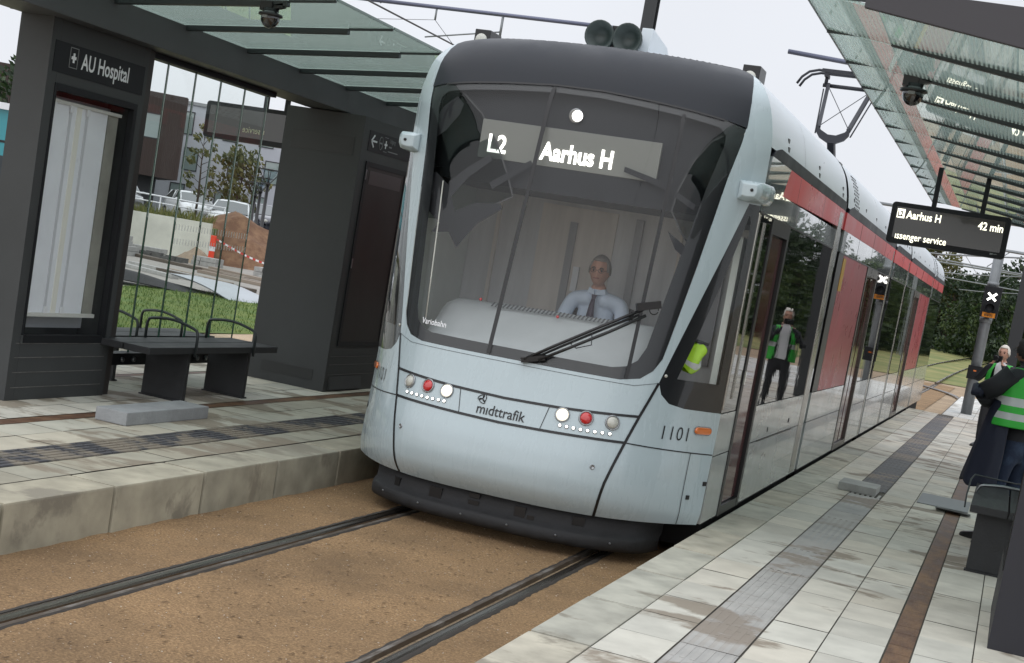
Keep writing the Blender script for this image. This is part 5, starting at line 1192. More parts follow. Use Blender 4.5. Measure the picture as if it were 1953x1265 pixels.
# leafy weed behind the bench
t = thing('leafy_weed', 'broad-leaved green weed growing on the lawn behind the glass', 'plant', (-10.0, 18.5, .02)); mb = MB(); r = random.Random(77)
for i in range(120):
    a, d, h = r.uniform(0, 6.28), r.uniform(0, .75), r.uniform(.1, .75); q = Vector((-10.0+math.cos(a)*d, 18.5+math.sin(a)*d, h)); u = Vector((r.gauss(0, 1), r.gauss(0, 1), r.gauss(0, .5))).normalized(); w = u.cross(Vector((0, 0, 1))).normalized()*.05; mb.add([q-u*.09, q+w, q+u*.09, q-w], [(0, 1, 2, 3)])
mb.build('leaves', m_leafm, t, fixn=False); mb = MB()
for i in range(14): a = i*2.4; mb.tube([(-10.0, 18.5, 0), (-10.0+math.cos(a)*.3, 18.5+math.sin(a)*.3, .35), (-10.0+math.cos(a)*.6, 18.5+math.sin(a)*.6, .55)], .008, 4)
mb.build('stems', m_leafd, t, fixn=False)
# lamp posts
def lamp_post(label, x, y, z0, zt):
    t = thing('lamp_post', label, 'lamp post', (x, y, z0), 'black lamp posts by the car park')
    mb = MB(); mb.tube([(x, y, z0), (x, y, z0+.9), (x, y, z0+.92), (x, y, zt-.55)], [.10, .10, .075, .065], 10); mb.build('post', m_black, t)
    mb = MB(); lathe(mb, (x, y, zt-.02), (0, 0, 1), [(0, .46), (.03, .46), (.05, .08)], 20); lathe(mb, (x, y, zt-.62), (0, 0, 1), [(0, .08), (.14, .10), (.15, .03)], 12)
    for k in range(4): a = k*math.pi/2+.4; mb.tube([(x+.08*math.cos(a), y+.08*math.sin(a), zt-.5), (x+.44*math.cos(a), y+.44*math.sin(a), zt-.02)], .016, 5)
    mb.build('lamp_head', m_black, t)
    mb = MB(); lathe(mb, (x, y, zt-.48), (0, 0, 1), [(0, .07), (.44, .34)], 20); mb.build('lamp_glass', glass('lamp_glass', (.8, .85, .88), 1.3) if 'lamp_glass' not in bpy.data.materials else bpy.data.materials['lamp_glass'], t)
    mb = MB(); mb.tube([(x, y, z0+1.1), (x, y, z0+1.2)], .085, 10); mb.build('white_ring', m_white, t)
lamp_post('nearest and tallest black lamp post, beside the charcoal kiosk', -24.28, 49.95, .1, 3.62)
lamp_post('middle of the three black lamp posts', -25.94, 52.46, .1, 3.35)
lamp_post('farthest of the three black lamp posts', -27.57, 54.98, .1, 3.18)
mb = MB(); r = random.Random(55)
for i in range(16): leafcloud(mb, r, (-25.1+r.uniform(-.7, .7), 51.2+r.uniform(-.7, .7), .75+r.uniform(-.3, .3)), .45, .45, .4, 60, .08, .1)
tag(mb.build('shrub', m_leafm, fixn=False), 'low green shrub at the feet of the lamp posts', 'shrub')
# ---------------------------------------------------------------- cars
def make_car(label, paint, loc, rz):
    t = thing('parked_car', label, 'car', (0, 0, 0), 'cars parked on the left')
    # x = length (front at -x), body lofted from cross sections
    secs = [(-2.1, .62, .35, .62), (-2.05, .78, .25, .74), (-1.7, .86, .2, .86), (-1.0, .88, .2, .98), (-.5, .89, .2, 1.0), (1.2, .89, .2, 1.02), (1.8, .86, .22, 1.02), (2.02, .78, .3, .95), (2.08, .66, .4, .8)]
    mb = MB(); rows = []
    for x, w, zb, zt in secs: rows.append([(x, -w*.92, zb), (x, -w, zb+.22), (x, -w, zt-.18), (x, -w*.93, zt-.03), (x, -w*.6, zt+.02), (x, 0, zt+.035), (x, w*.6, zt+.02), (x, w*.93, zt-.03), (x, w, zt-.18), (x, w, zb+.22), (x, w*.92, zb)])
    mb.loft(rows); rows = []
    for x, w, z in ((-.42, .66, 1.40), (-.25, .67, 1.46), (.4, .67, 1.49), (1.1, .65, 1.46), (1.45, .62, 1.40)): rows.append([(x, -w, z-.05), (x, -w*.8, z), (x, 0, z+.02), (x, w*.8, z), (x, w, z-.05), (x, 0, z-.06)])
    mb.loft(rows)
    for s in (1, -1):
        for a, b in (((-1.15, .80, .95), (-.36, .66, 1.41)), ((.45, .80, 1.0), (.42, .66, 1.44)), ((1.85, .76, .98), (1.35, .62, 1.41))): mb.tube([(a[0], s*a[1], a[2]), (b[0], s*b[1], b[2])], .035, 6)
    mb.build('body', paint, t)
    mb = MB(); mb.loft([[(-1.17, -.78, .97), (-1.22, 0, .99), (-1.17, .78, .97)], [(-.40, -.645, 1.40), (-.46, 0, 1.44), (-.40, .645, 1.40)]], closed=False, cap=False); mb.build('windscreen', m_carglass, t)
    for s in (1, -1):
        mb = MB(); mb.add([(-1.1, s*.80, .97), (1.8, s*.79, 1.0), (1.35, s*.635, 1.41), (-.36, s*.655, 1.41)], [(0, 1, 2, 3)]); mb.build('side_window', m_carglass, t)
        mb = MB(); mb.sphere((-2.0, s*.64, .68), .10, .16, .085); mb.build('headlight', m_lampoff, t)
        mb = MB(); mb.box(-.95, -.80, s*.90, s*1.03, .98, 1.10); mb.build('wing_mirror', paint, t, bevel=.03)
        for x in (-1.3, 1.25):
            mb = MB(); lathe(mb, (x, s*.72, .32), (0, s, 0), [(0, .31), (.18, .32), (.2, .29), (.19, .2)], 18); wh = mb.build('wheel', m_tyre, t)
            mb = MB(); lathe(mb, (x, s*.90, .32), (0, s, 0), [(0, .2), (.015, .19), (.02, .02)], 14); mb.build('rim', m_steel, wh)
    mb = MB(); mb.add([(1.9, -.72, 1.0), (1.9, .72, 1.0), (1.43, .58, 1.40), (1.43, -.58, 1.40)], [(0, 1, 2, 3)]); mb.build('rear_window', m_carglass, t)
    mb = MB(); mb.box(-2.09, -2.02, -.35, .35, .50, .62); gr = mb.build('grille', m_black, t)
    mb = MB(); mb.box(-2.10, -2.092, -.22, .22, .42, .49); mb.build('number_plate', m_white, gr)
    t.location = loc; t.rotation_euler.z = rz; return t
fa = math.atan2(56, -31.7)   # towards the camera
make_car('white car facing the platform above the soil heap', m_carwhite, (-29.55, 56.8, .80), fa-.10)
make_car('white car parked behind the long grass, left of the facing white car', m_carwhite, (-35.2, 62.5, .93), 2.4)
make_car('dark car parked behind the long grass', m_carblue, (-33.0, 66.0, .93), 2.4)
make_car('grey car partly hidden by the brown building corner', m_cargrey, (-39.0, 62.0, .93), 2.4)
make_car('red car at the left end of the long grass', m_carred, (-38.2, 58.5, .93), 2.4)
make_car('white car behind the black lamp posts', m_carwhite, (-27.0, 60.0, .55), 2.0)
make_car('nearest white car at the kiosk edge, right of the lamp posts', m_carwhite, (-23.3, 53.0, .05), 2.0)
make_car('dark car beyond the lamp posts', m_carblue, (-29.5, 66, .93), 2.0)
make_car('white car at the far left beside the charcoal kiosk', m_carwhite, (-26.6, 35.0, .02), 2.2)
# guard rail by the cars
t = thing('guard_rail', 'white guard rail in front of the parked cars', 'railing', (-30.6, 54.0, .95)); mb = MB()
mb.tube([(-34, 53.0, 1.98), (-28.9, 55.0, 1.90)], .035, 6); mb.tube([(-34, 53.0, 1.70), (-28.9, 55.0, 1.62)], .03, 6); mb.build('rail', m_white, t); mb = MB()
for k in range(5): q = k/4; mb.tube([(-34+5.1*q, 53+2*q, .95), (-34+5.1*q, 53+2*q, 1.95)], .03, 6)
mb.build('rail_post', m_white, t)
# ---------------------------------------------------------------- buildings
def wallbox(mb, O, ux, uy, a0, a1, d0, d1, z0, z1):
    P = lambda a, d: (O[0]+ux[0]*a+uy[0]*d, O[1]+ux[1]*a+uy[1]*d)
    q = [P(a0, d0), P(a1, d0), P(a1, d1), P(a0, d1)]; mb.hexa([(x, y, z0) for x, y in q]+[(x, y, z1) for x, y in q])
def bwin(root, O, ux, uy, a0, a1, z0, z1):
    f = MB(); d = -.04
    for r_ in ((a0, a1, z0, z0+.06), (a0, a1, z1-.06, z1), (a0, a0+.06, z0+.06, z1-.06), (a1-.06, a1, z0+.06, z1-.06)): wallbox(f, O, ux, uy, r_[0], r_[1], d, .02, r_[2], r_[3])
    w = f.build('window', m_winframe, root); g = MB(); wallbox(g, O, ux, uy, a0+.06, a1-.06, -.012, .02, z0+.06, z1-.06); g.build('pane', m_winglass, w)
ux = Vector((.62, .785)).normalized(); uy = Vector((-ux.y, ux.x))
ux = Vector((uy.y, -uy.x)); 
vx = Vector((.80, .60)); vy = Vector((-.60, .80))    # facade direction and depth direction
O = (-42.1, 71.9)
t = thing('brown_building', 'dark brown clad building with an overhanging upper floor', 'building', (O[0], O[1], .9))
mb = MB(); wallbox(mb, O, vx, vy, -16, 0, 0, 14, 2.95, 7.55); w = mb.build('upper_wall', m_brownclad, t)
mb = MB()
for i in range(80):
    a = -16+i*.2+.02
    for z0, z1 in (((2.95, 5.0), (6.4, 7.5)) if (-2.95 < a < -1.2 or -9.1 < a < -6.95) else ((2.95, 7.5),)): wallbox(mb, O, vx, vy, a, a+.05, -.05, 0, z0, z1)
for i in range(40): P = [(O[0]+vx.x*0+vy.x*(i*.3), O[1]+vy.y*(i*.3))]; wallbox(mb, O, vx, vy, 0, .05, i*.3, i*.3+.06, 2.95, 7.5)
mb.build('batten', m_brownclad, w)
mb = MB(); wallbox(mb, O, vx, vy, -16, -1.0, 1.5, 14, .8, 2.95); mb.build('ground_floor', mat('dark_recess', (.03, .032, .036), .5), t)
bwin(t, (O[0], O[1]), vx, vy, -2.9, -1.25, 5.0, 6.4); bwin(t, (O[0], O[1]), vx, vy, -9, -7, 5.0, 6.4)
for a in (-3.5, -6.0, -8.5): bwin(t, (O[0]+vy.x*1.5, O[1]+vy.y*1.5), vx, vy, a, a+1.3, 1.3, 2.7)
gx = Vector((.94, .34)); gy = Vector((-.34, .94)); O2 = (-52, 84)
t = thing('grey_building', 'long grey clad building with narrow windows behind the young trees', 'building', (O2[0], O2[1], .9))
mb = MB(); wallbox(mb, O2, gx, gy, -6, 34, 0, 12, .8, 8.15); mb.build('wall', m_greyclad, t)
mb = MB(); wallbox(mb, O2, gx, gy, -6.1, 34.1, -.1, 12.1, 8.15, 8.35); mb.build('roof_edge', m_cargrey, t)
for a in (1.6, 4.6, 7.0, 9.4, 12.0, 14.5, 17.0, 20.0):
    for z in (1.5, 3.9, 6.2): bwin(t, O2, gx, gy, a+(.6 if z == 3.9 else 0), a+1.0+(.6 if z == 3.9 else 0), z, z+1.5)
# teal hut at the far left
O3 = (-29.6, 36.2); hx = Vector((.85, .53)); hy = Vector((-.53, .85))
t = thing('teal_hut', 'teal glazed hut with a white roof edge at the far left', 'hut', (O3[0], O3[1], 0))
mb = MB(); wallbox(mb, O3, hx, hy, 0, 5.2, 0, 3, 2.35, 3.75); mb.build('teal_wall', m_teal, t)
mb = MB(); wallbox(mb, O3, hx, hy, 0, 5.2, 0, 3, .0, 2.35); mb.build('dark_base', mat('hut_base', (.03, .04, .045), .4), t)
mb = MB(); wallbox(mb, O3, hx, hy, -.2, 5.4, -.2, 3.2, 3.75, 3.95); mb.build('roof_edge', m_white, t)
mb = MB(); wallbox(mb, O3, hx, hy, 0, 5.2, -.02, 0, 2.75, 2.82); mb.build('trim', m_black, t)
mb = MB(); r = random.Random(66)
for i in range(9): mb.sphere((-26.0+r.uniform(-.5, .5), 38.6+r.uniform(-.4, .4), 4.15+r.uniform(0, .4)), r.uniform(.1, .22), None, None, 8, 6)
mb.tube([(-26, 38.6, 3.9), (-26, 38.6, 4.5)], .08, 6)
tag(mb.build('roof_ornament', m_white), 'white rounded ornament on the roof of the teal hut', 'ornament')
# ---------------------------------------------------------------- people: one continuous skin each
def skinned(verts, edges, sub=2):
    me = bpy.data.meshes.new('t'); me.from_pydata([v[0] for v in verts], edges, []); o = bpy.data.objects.new('t', me); COL.objects.link(o)
    md = o.modifiers.new('s', 'SKIN'); md.use_smooth_shade = True
    for sv, v in zip(me.skin_vertices[0].data, verts): r = v[1]; sv.radius = r if isinstance(r, tuple) else (r, r)
    me.skin_vertices[0].data[0].use_root = True
    s = o.modifiers.new('u', 'SUBSURF'); s.levels = sub; s.render_levels = sub
    m2 = bpy.data.meshes.new_from_object(o.evaluated_get(bpy.context.evaluated_depsgraph_get()))
    vs = [tuple(v.co) for v in m2.vertices]; fs = [tuple(p.vertices) for p in m2.polygons]
    bpy.data.objects.remove(o); bpy.data.meshes.remove(me); bpy.data.meshes.remove(m2); return vs, fs
def head_mesh(c, fwd, up, k=1.0):
    # skull with brow, nose, cheeks, lips, chin, ears; c = centre of the head
    f = Vector(fwd).normalized(); u = Vector(up); u = (u-f*u.dot(f)).normalized(); s = f.cross(u)
    def shape(n):
        x, y, z = n.x, n.y, n.z     # x side, y forward, z up (unit sphere)
        w = .076*(1-.22*max(0, -z)**1.3); d = .096*(1-.10*max(0, -z)); h = .118
        px, py, pz = x*w, y*d, z*h
        if y > 0:
            py += .010*math.exp(-((x/.45)**2+((z+.62)/.22)**2))                 # chin
            py += .024*math.exp(-((x/.17)**2+((z+.16)/.20)**2))                 # nose
            py += .007*math.exp(-((x/.6)**2+((z-.20)/.10)**2))                  # brow
            py -= .010*(math.exp(-(((abs(x)-.40)/.17)**2+((z-.05)/.11)**2)))    # eye sockets
            py += .007*math.exp(-((x/.28)**2+((z+.43)/.09)**2))                 # lips
            py += .004*math.exp(-(((abs(x)-.55)/.2)**2+((z+.18)/.2)**2))        # cheeks
        else: py *= 1.06
        return px, py, pz
    vs = []; fs = []; n, m = 36, 26
    for i in range(m+1):
        t = math.pi*i/m
        for j in range(n):
            a = 2*math.pi*j/n; q = shape(Vector((math.sin(t)*math.cos(a), math.sin(t)*math.sin(a), math.cos(t)))); vs.append(Vector(c)+(s*q[0]+f*q[1]+u*q[2])*k)
    for i in range(m):
        for j in range(n): fs.append((i*n+j, (i+1)*n+j, (i+1)*n+(j+1) % n, i*n+(j+1) % n))
    for sg in (-1, 1):
        b = len(vs); e = Vector(c)+(s*.078*sg-f*.004+u*.0)*k
        for i in range(7):
            t = math.pi*i/6
            for j in range(8): a = 2*math.pi*j/8; vs.append(e+(s*.010*math.sin(t)*math.cos(a)+f*.019*math.sin(t)*math.sin(a)+u*.032*math.cos(t))*k)
        for i in range(6):
            for j in range(8): fs.append((b+i*8+j, b+(i+1)*8+j, b+(i+1)*8+(j+1) % 8, b+i*8+(j+1) % 8))
    return vs, fs, (f, u, s)
def body(name, parts, vox, mats, classify, parent, smooth=6):
    mb = MB()
    for vs, fs in parts: mb.add(vs, fs, True)
    o = mb.build(name, mats, parent); md = o.modifiers.new('r', 'REMESH'); md.mode = 'VOXEL'; md.voxel_size = vox; md.use_smooth_shade = True
    s = o.modifiers.new('s', 'SMOOTH'); s.iterations = smooth; s.factor = .5
    me = bpy.data.meshes.new_from_object(o.evaluated_get(bpy.context.evaluated_depsgraph_get())); o.modifiers.clear(); old = o.data; o.data = me; bpy.data.meshes.remove(old)
    me.materials.clear()
    for m in mats: me.materials.append(m)
    off = wl(o)
    for p in me.polygons: p.use_smooth = True; p.material_index = classify(p.center+off)
    return o
def hand(w, d, palm_n, k=1.0, curl=.9, side=1):
    # palm plus four fingers and a thumb as skinned chains; w wrist, d direction, palm_n palm normal
    w = Vector(w); d = Vector(d).normalized(); n = Vector(palm_n); n = (n-d*n.dot(d)).normalized(); s = d.cross(n)*side
    parts = [skinned([(w-d*.03, .026*k), (w+d*.03*k, (.034*k, .017*k)), (w+d*.075*k, (.040*k, .014*k)), (w+d*.095*k, (.036*k, .012*k))], [(0, 1), (1, 2), (2, 3)], 1)]
    for i, (o, L_) in enumerate(((-.030, .072), (-.010, .082), (.011, .076), (.030, .060))):
        p = w+d*.085*k+s*o*k; dd = d.copy(); ch = [(p, .0095*k)]
        for j in range(3):
            a = curl*(.45+.25*j+.06*i); dd = (d*math.cos(a*(j+1)*.6)+n*math.sin(a*(j+1)*.6)).normalized(); p = p+dd*L_*k*(.42, .32, .26)[j]; ch.append((p, (.009, .0082, .0068)[j]*k))
        parts.append(skinned(ch, [(0, 1), (1, 2), (2, 3)], 1))
    p = w+d*.03*k-s*.028*k; t1 = (d*.6-s*.7+n*.35).normalized(); ch = [(p, .014*k), (p+t1*.032*k, .012*k), (p+t1*.055*k+(d*.5+n*.5).normalized()*.012*k, .010*k), (p+t1*.060*k+(d*.7+n*.5).normalized()*.036*k, .008*k)]
    parts.append(skinned(ch, [(0, 1), (1, 2), (2, 3)], 1)); return parts
def hair_cap(name, m, c, ax, parent, k=1.0, front=.25, low=-.35, puff=.012, side_only=False):
    f, u, s = ax; mb = MB(); n, mm = 34, 18; vs = []; fs = []; r = random.Random(2)
    for i in range(mm+1):
        t = math.pi*i/mm
        for j in range(n):
            a = 2*math.pi*j/n; x, y, z = math.sin(t)*math.cos(a), math.sin(t)*math.sin(a), math.cos(t); q = puff+r.uniform(-.002, .003)
            vs.append(Vector(c)+(s*x*(.078+q)+f*(y*(.097+q)*(1.06 if y < 0 else 1))+u*z*(.118+q))*k)
    for i in range(mm):
        for j in range(n):
            t = math.pi*(i+.5)/mm; a = 2*math.pi*(j+.5)/n; y, z = math.sin(t)*math.sin(a), math.cos(t)
            ok = z > (front+.25 if y > .45 else low+.5*max(0, y+.1)) and not (side_only and z > .55 and y > -.35)
            if ok: fs.append((i*n+j, (i+1)*n+j, (i+1)*n+(j+1) % n, i*n+(j+1) % n))
    mb.add(vs, fs, True); o = mb.build(name, m, parent, fixn=False); sm = o.modifiers.new('thick', 'SOLIDIFY'); sm.thickness = .012; sm.offset = -1; return o
def face_bits(c, ax, parent, k=1.0, glasses=False):
    f, u, s = ax
    for sg in (-1, 1):
        mb = MB(); mb.sphere(Vector(c)+(s*.030*sg+f*.083+u*.006)*k, .010*k, None, None, 10, 8); mb.build('eye', m_eye, parent)
        mb = MB(); mb.tube([Vector(c)+(s*(.016*sg)+f*.094+u*.024)*k, Vector(c)+(s*(.031*sg)+f*.093+u*.029)*k, Vector(c)+(s*(.046*sg)+f*.082+u*.023)*k], .0035*k, 5); mb.build('eyebrow', m_hairg, parent)
    mb = MB(); mb.tube([Vector(c)+(-s*.022+f*.094-u*.052)*k, Vector(c)+(f*.103-u*.053)*k, Vector(c)+(s*.022+f*.094-u*.052)*k], .0045*k, 6); mb.build('mouth', m_lips, parent)
    if glasses:
        mb = MB()
        for sg in (-1, 1): mb.tube([Vector(c)+(s*(.031*sg+.022*math.cos(t))+f*.101+u*(.005+.016*math.sin(t)))*k for t in [i*math.pi/7 for i in range(14)]], .002*k, 5, closed=True); mb.tube([Vector(c)+(s*.053*sg+f*.099+u*.008)*k, Vector(c)+(s*.080*sg-f*.005+u*.012)*k], .002*k, 5)
        mb.tube([Vector(c)+(s*.009+f*.104+u*.007)*k, Vector(c)+(-s*.009+f*.104+u*.007)*k], .002*k, 5); mb.build('glasses', m_black, parent)
def shoe(name, heel, toe, parent, h=.09, m=None):
    a = Vector(heel); b = Vector(toe); d = (b-a); L_ = d.length; d.normalize(); s = Vector((-d.y, d.x, 0)).normalized(); mb = MB(); rows = []
    for t, w, hh in ((0, .030, .07), (.04, .038, h), (.30, .036, h+.01), (.50, .042, .075), (.75, .048, .055), (.92, .038, .042), (1, .018, .03)):
        c = a+d*L_*t; rows.append([c+s*w*x+Vector((0, 0, hh*z)) for x, z in ((-1, 0), (1, 0), (1.05, .35), (.75, .85), (0, 1), (-.75, .85), (-1.05, .35))])
    mb.loft(rows); return mb.build(name, m or m_shoe, parent, bevel=.004)
def shell(name, rings, mats, parent, thick=.012, close=True, bands=None):
    # garment panel from rings (top to bottom) of points; bands picks a material per row
    mb = MB(); n = len(rings[0])
    for i in range(len(rings)-1):
        mb.cur = bands[i] if bands else 0
        mb.loft([rings[i], rings[i+1]], closed=close, cap=False)
    # share the rows' vertices so that the cloth is one smooth sheet
    o = mb.build(name, mats, parent, fixn=False); bm = bmesh.new(); bm.from_mesh(o.data); bmesh.ops.remove_doubles(bm, verts=bm.verts, dist=1e-5); bmesh.ops.recalc_face_normals(bm, faces=bm.faces); bm.to_mesh(o.data); bm.free()
    sm = o.modifiers.new('thick', 'SOLIDIFY'); sm.thickness = thick; sm.offset = 1; ss = o.modifiers.new('sub', 'SUBSURF'); ss.levels = 1; ss.render_levels = 1; return o
def ring(c, rx, ry, ang=0, n=20, wob=.0, seed=0, a0=0, a1=2*math.pi, full=True):
    r = random.Random(seed); ca, sa = math.cos(ang), math.sin(ang); ph = [r.uniform(0, 6.28) for _ in range(3)]; out = []
    for i in range(n):
        t = a0+(a1-a0)*i/(n if full else n-1); k = 1+wob*(math.sin(3*t+ph[0])+.6*math.sin(5*t+ph[1])); x, y = rx*k*math.cos(t), ry*k*math.sin(t); out.append((c[0]+x*ca-y*sa, c[1]+x*sa+y*ca, c[2]))
    return out
# --- the driver, seated
dr = thing('person', 'tram driver in pale blue shirt and dark tie seated behind the windscreen', 'person', (.125, 10.98, 1.10))
hx, hy = .125, 10.98; hc = Vector((.125, 10.90, 1.945))
V = [(Vector((hx, 11.0, 1.18)), (.17, .12)), (Vector((hx, 11.02, 1.36)), (.155, .11)), (Vector((hx, 11.0, 1.56)), (.175, .115)), (Vector((hx, 10.98, 1.73)), (.14, .085)), (Vector((hx, 10.95, 1.81)), (.058, .058)), (Vector((hx, 10.93, 1.86)), (.060, .060)),
     (Vector((hx-.20, 10.98, 1.71)), .070), (Vector((hx-.25, 10.86, 1.47)), .052), (Vector((hx-.18, 10.66, 1.42)), .042), (Vector((hx-.14, 10.58, 1.44)), .030),
     (Vector((hx+.20, 10.98, 1.71)), .070), (Vector((hx+.26, 10.86, 1.47)), .052), (Vector((hx+.20, 10.66, 1.42)), .042), (Vector((hx+.16, 10.58, 1.44)), .030),
     (Vector((hx-.10, 10.85, 1.16)), .10), (Vector((hx-.12, 10.55, 1.16)), .075), (Vector((hx-.12, 10.53, .95)), .06), (Vector((hx+.10, 10.85, 1.16)), .10), (Vector((hx+.12, 10.55, 1.16)), .075), (Vector((hx+.12, 10.53, .95)), .06)]
E_ = [(0, 1), (1, 2), (2, 3), (3, 4), (4, 5), (3, 6), (6, 7), (7, 8), (8, 9), (3, 10), (10, 11), (11, 12), (12, 13), (0, 14), (14, 15), (15, 16), (0, 17), (17, 18), (18, 19)]
hv, hf, ax = head_mesh(hc, (0.05, -1, -.02), (0, 0, 1), 1.0)
prt = [skinned(V[:6], E_[:5]), skinned([V[3]]+V[6:10], [(0, 1), (1, 2), (2, 3), (3, 4)]), skinned([V[3]]+V[10:14], [(0, 1), (1, 2), (2, 3), (3, 4)]), skinned(V[14:17], [(0, 1), (1, 2)]), skinned(V[17:20], [(0, 1), (1, 2)]), (hv, hf)]+hand((hx-.14, 10.58, 1.44), (0, -1, .1), (0, 0, -1), 1, .8, 1)+hand((hx+.16, 10.58, 1.44), (0, -1, .1), (0, 0, -1), 1, .8, -1)
body('body', prt, .009, [m_skin, m_shirt, m_trousers], lambda p: 0 if (p.z > 1.805 or (p.y < 10.62 and p.z > 1.3)) else (1 if p.z > 1.22 else 2), dr)
hair_cap('hair', mat('grey_hair', (.22, .20, .18), .85), hc, ax, dr, 1.0, .45, -.2, .008); face_bits(hc, ax, dr, 1.0, True)
mb = MB(); mb.add([(hx-.022, 10.868, 1.765), (hx+.022, 10.868, 1.765), (hx+.016, 10.858, 1.735), (hx-.016, 10.858, 1.735)], [(0, 1, 2, 3)]); rows = []
for z, w, y in ((1.735, .014, 10.862), (1.68, .022, 10.850), (1.60, .030, 10.845), (1.50, .036, 10.845), (1.42, .038, 10.865), (1.38, .012, 10.87)): rows.append([(hx-w, y-.010, z), (hx, y-.018, z), (hx+w, y-.010, z), (hx, y+.03, z)])
mb.loft(rows); mb.build('tie', m_tie, dr)
mb = MB()
for sg in (-1, 1): mb.hexa([(hx+sg*.004, 10.862, 1.765), (hx+sg*.075, 10.90, 1.772), (hx+sg*.078, 10.95, 1.775), (hx+sg*.01, 10.90, 1.77), (hx+sg*.012, 10.875, 1.80), (hx+sg*.062, 10.91, 1.815), (hx+sg*.062, 10.96, 1.82), (hx+sg*.012, 10.91, 1.805)])
mb.build('collar', m_shirt, dr)
# --- hi-vis jacket hanging in the cab's side window
jk = thing('hung_jacket', 'lime hi-vis jacket hung inside the cab side window', 'jacket', (1.14, 10.15, 1.2))
rows = []; rj = random.Random(12)
PR = [(1.565, .03, .02, .02), (1.55, .075, .035, .015), (1.515, .10, .05, .0), (1.475, .095, .055, -.01), (1.44, .11, .06, -.02), (1.40, .115, .055, -.03), (1.365, .10, .045, -.04)]
for i, (z, a, b, sh_) in enumerate(PR):
    rows.append([(1.105+sh_*1.2+q[0]*.86, 10.15+q[1]-q[0]*.25, z+rj.uniform(-.012, .012)+(.02*math.sin(j*.9+1) if i > 3 else 0)) for j, q in enumerate(ring((0, 0, z), a, b, .0, 20, .16, i+2))])
shell('jacket_cloth', rows, [m_lime, m_reflect], jk, .006, True, [0, 0, 0, 0, 1, 0])
mb = MB(); mb.tube([(1.05, 10.13, 1.57), (1.09, 10.14, 1.585), (1.15, 10.15, 1.58), (1.18, 10.2, 1.57)], .012, 6); mb.build('jacket_hook', m_black, jk)
# --- hi-vis man in the foreground at the right edge, turned to the tram
m1 = thing('person', 'man in green hi-vis vest over a black jacket and jeans at the right edge', 'person', (3.25, 13.05, ZR))
bx, by = 3.31, 13.08; F = Vector((-.80, .60, 0)).normalized(); S_ = Vector((F.y, -F.x, 0))    # facing, right-hand side
def B(f, s, z): q = Vector((bx, by, 0))+F*f+S_*s; return Vector((q.x, q.y, z))
hc1 = B(.06, .01, 1.885)
V = [(B(0, 0, 1.16), (.165, .125)), (B(.0, 0, 1.32), (.16, .12)), (B(.01, 0, 1.52), (.185, .125)), (B(.0, 0, 1.68), (.15, .095)), (B(.015, 0, 1.76), .062), (B(.035, .005, 1.81), .060),
     (B(-.0, -.20, 1.66), .078), (B(.15, -.31, 1.49), .066), (B(.24, -.10, 1.44), .048), (B(.24, .0, 1.42), .030),
     (B(-.0, .20, 1.66), .078), (B(.08, .31, 1.40), .062), (B(.22, .16, 1.34), .048), (B(.24, .06, 1.36), .030),
     (B(0, -.10, 1.02), .115), (B(.02, -.12, .72), .088), (B(-.01, -.14, .42), .066), (B(-.02, -.14, .345), .058),
     (B(0, .10, 1.02), .115), (B(.03, .12, .72), .088), (B(.0, .14, .42), .066), (B(-.01, .14, .345), .058)]
E_ = [(0, 1), (1, 2), (2, 3), (3, 4), (4, 5), (3, 6), (6, 7), (7, 8), (8, 9), (3, 10), (10, 11), (11, 12), (12, 13), (0, 14), (14, 15), (15, 16), (16, 17), (0, 18), (18, 19), (19, 20), (20, 21)]
hv, hf, ax1 = head_mesh(hc1, (F.x, F.y, -.05), (0, 0, 1), 1.02)
prt = [skinned(V, E_), (hv, hf)]+hand(B(.24, .0, 1.42), S_, F*-1, 1, .9, 1)+hand(B(.24, .06, 1.36), S_*-1, F*-1, 1, .9, -1)
def cls1(p):
    q = p-Vector((bx, by, 0)); f = q.dot(F); s = q.dot(S_)
    if p.z > 1.80 or (f > .205 and -.02 < s < .2 and 1.28 < p.z < 1.50): return 0
    return 1 if p.z > 1.14 else 2
body('body', prt, .011, [m_skin2, m_jacket, m_jeans], cls1, m1)
hair_cap('hair', m_haird, hc1, ax1, m1, 1.02, .3, -.45, .006); face_bits(hc1, ax1, m1, 1.02, True)
ang = math.atan2(F.y, F.x)
rg = [(B(.0, 0, 1.745), .075, .13), (B(.0, 0, 1.69), .125, .20), (B(.01, 0, 1.60), .165, .225), (B(.01, 0, 1.49), .185, .24), (B(.005, -.005, 1.425), .19, .245), (B(.0, -.01, 1.37), .20, .255), (B(-.0, -.015, 1.315), .21, .265), (B(-.0, -.02, 1.25), .22, .275)]
shell('hi_vis_vest', [ring(c, a, b, ang, 26, .035 if i > 1 else .01, 3) for i, (c, a, b) in enumerate(rg)], [m_green, m_reflect], m1, .008, True, [0, 0, 0, 1, 0, 1, 0])
# jacket skirt: long dark tail hanging open on the tram side
tail = []; rj = random.Random(8)
for i in range(9):
    t = i/8; z = 1.46-.71*t; row_ = []
    for j in range(13):
        q = j/12; ang_ = -.35+2.5*q; rr_ = .205+.165*t+.022*t*math.sin(j*1.9)+.012*math.sin(j*3.1+i); ff = .02+rr_*math.cos(ang_)*.82; ss_ = -.05-rr_*math.sin(ang_)*.86
        row_.append(B(ff, ss_, z+.025*math.sin(j*1.3)*t-.03*q*t))
    tail.append(row_)
shell('jacket_tail', tail, [m_navy], m1, .02, False)
rows = [ring(B(.24, -.345, 1.50), .075, .075, 0, 14, .06, 1), ring(B(.30, -.30, 1.46), .09, .10, 0, 14, .08, 4)]
mb = MB()
def fold(a, b, r0, r1): mb.tube([a, a.lerp(b, .5)+Vector((0, 0, -.02)), b], [r0, (r0+r1)/2, r1], 10)
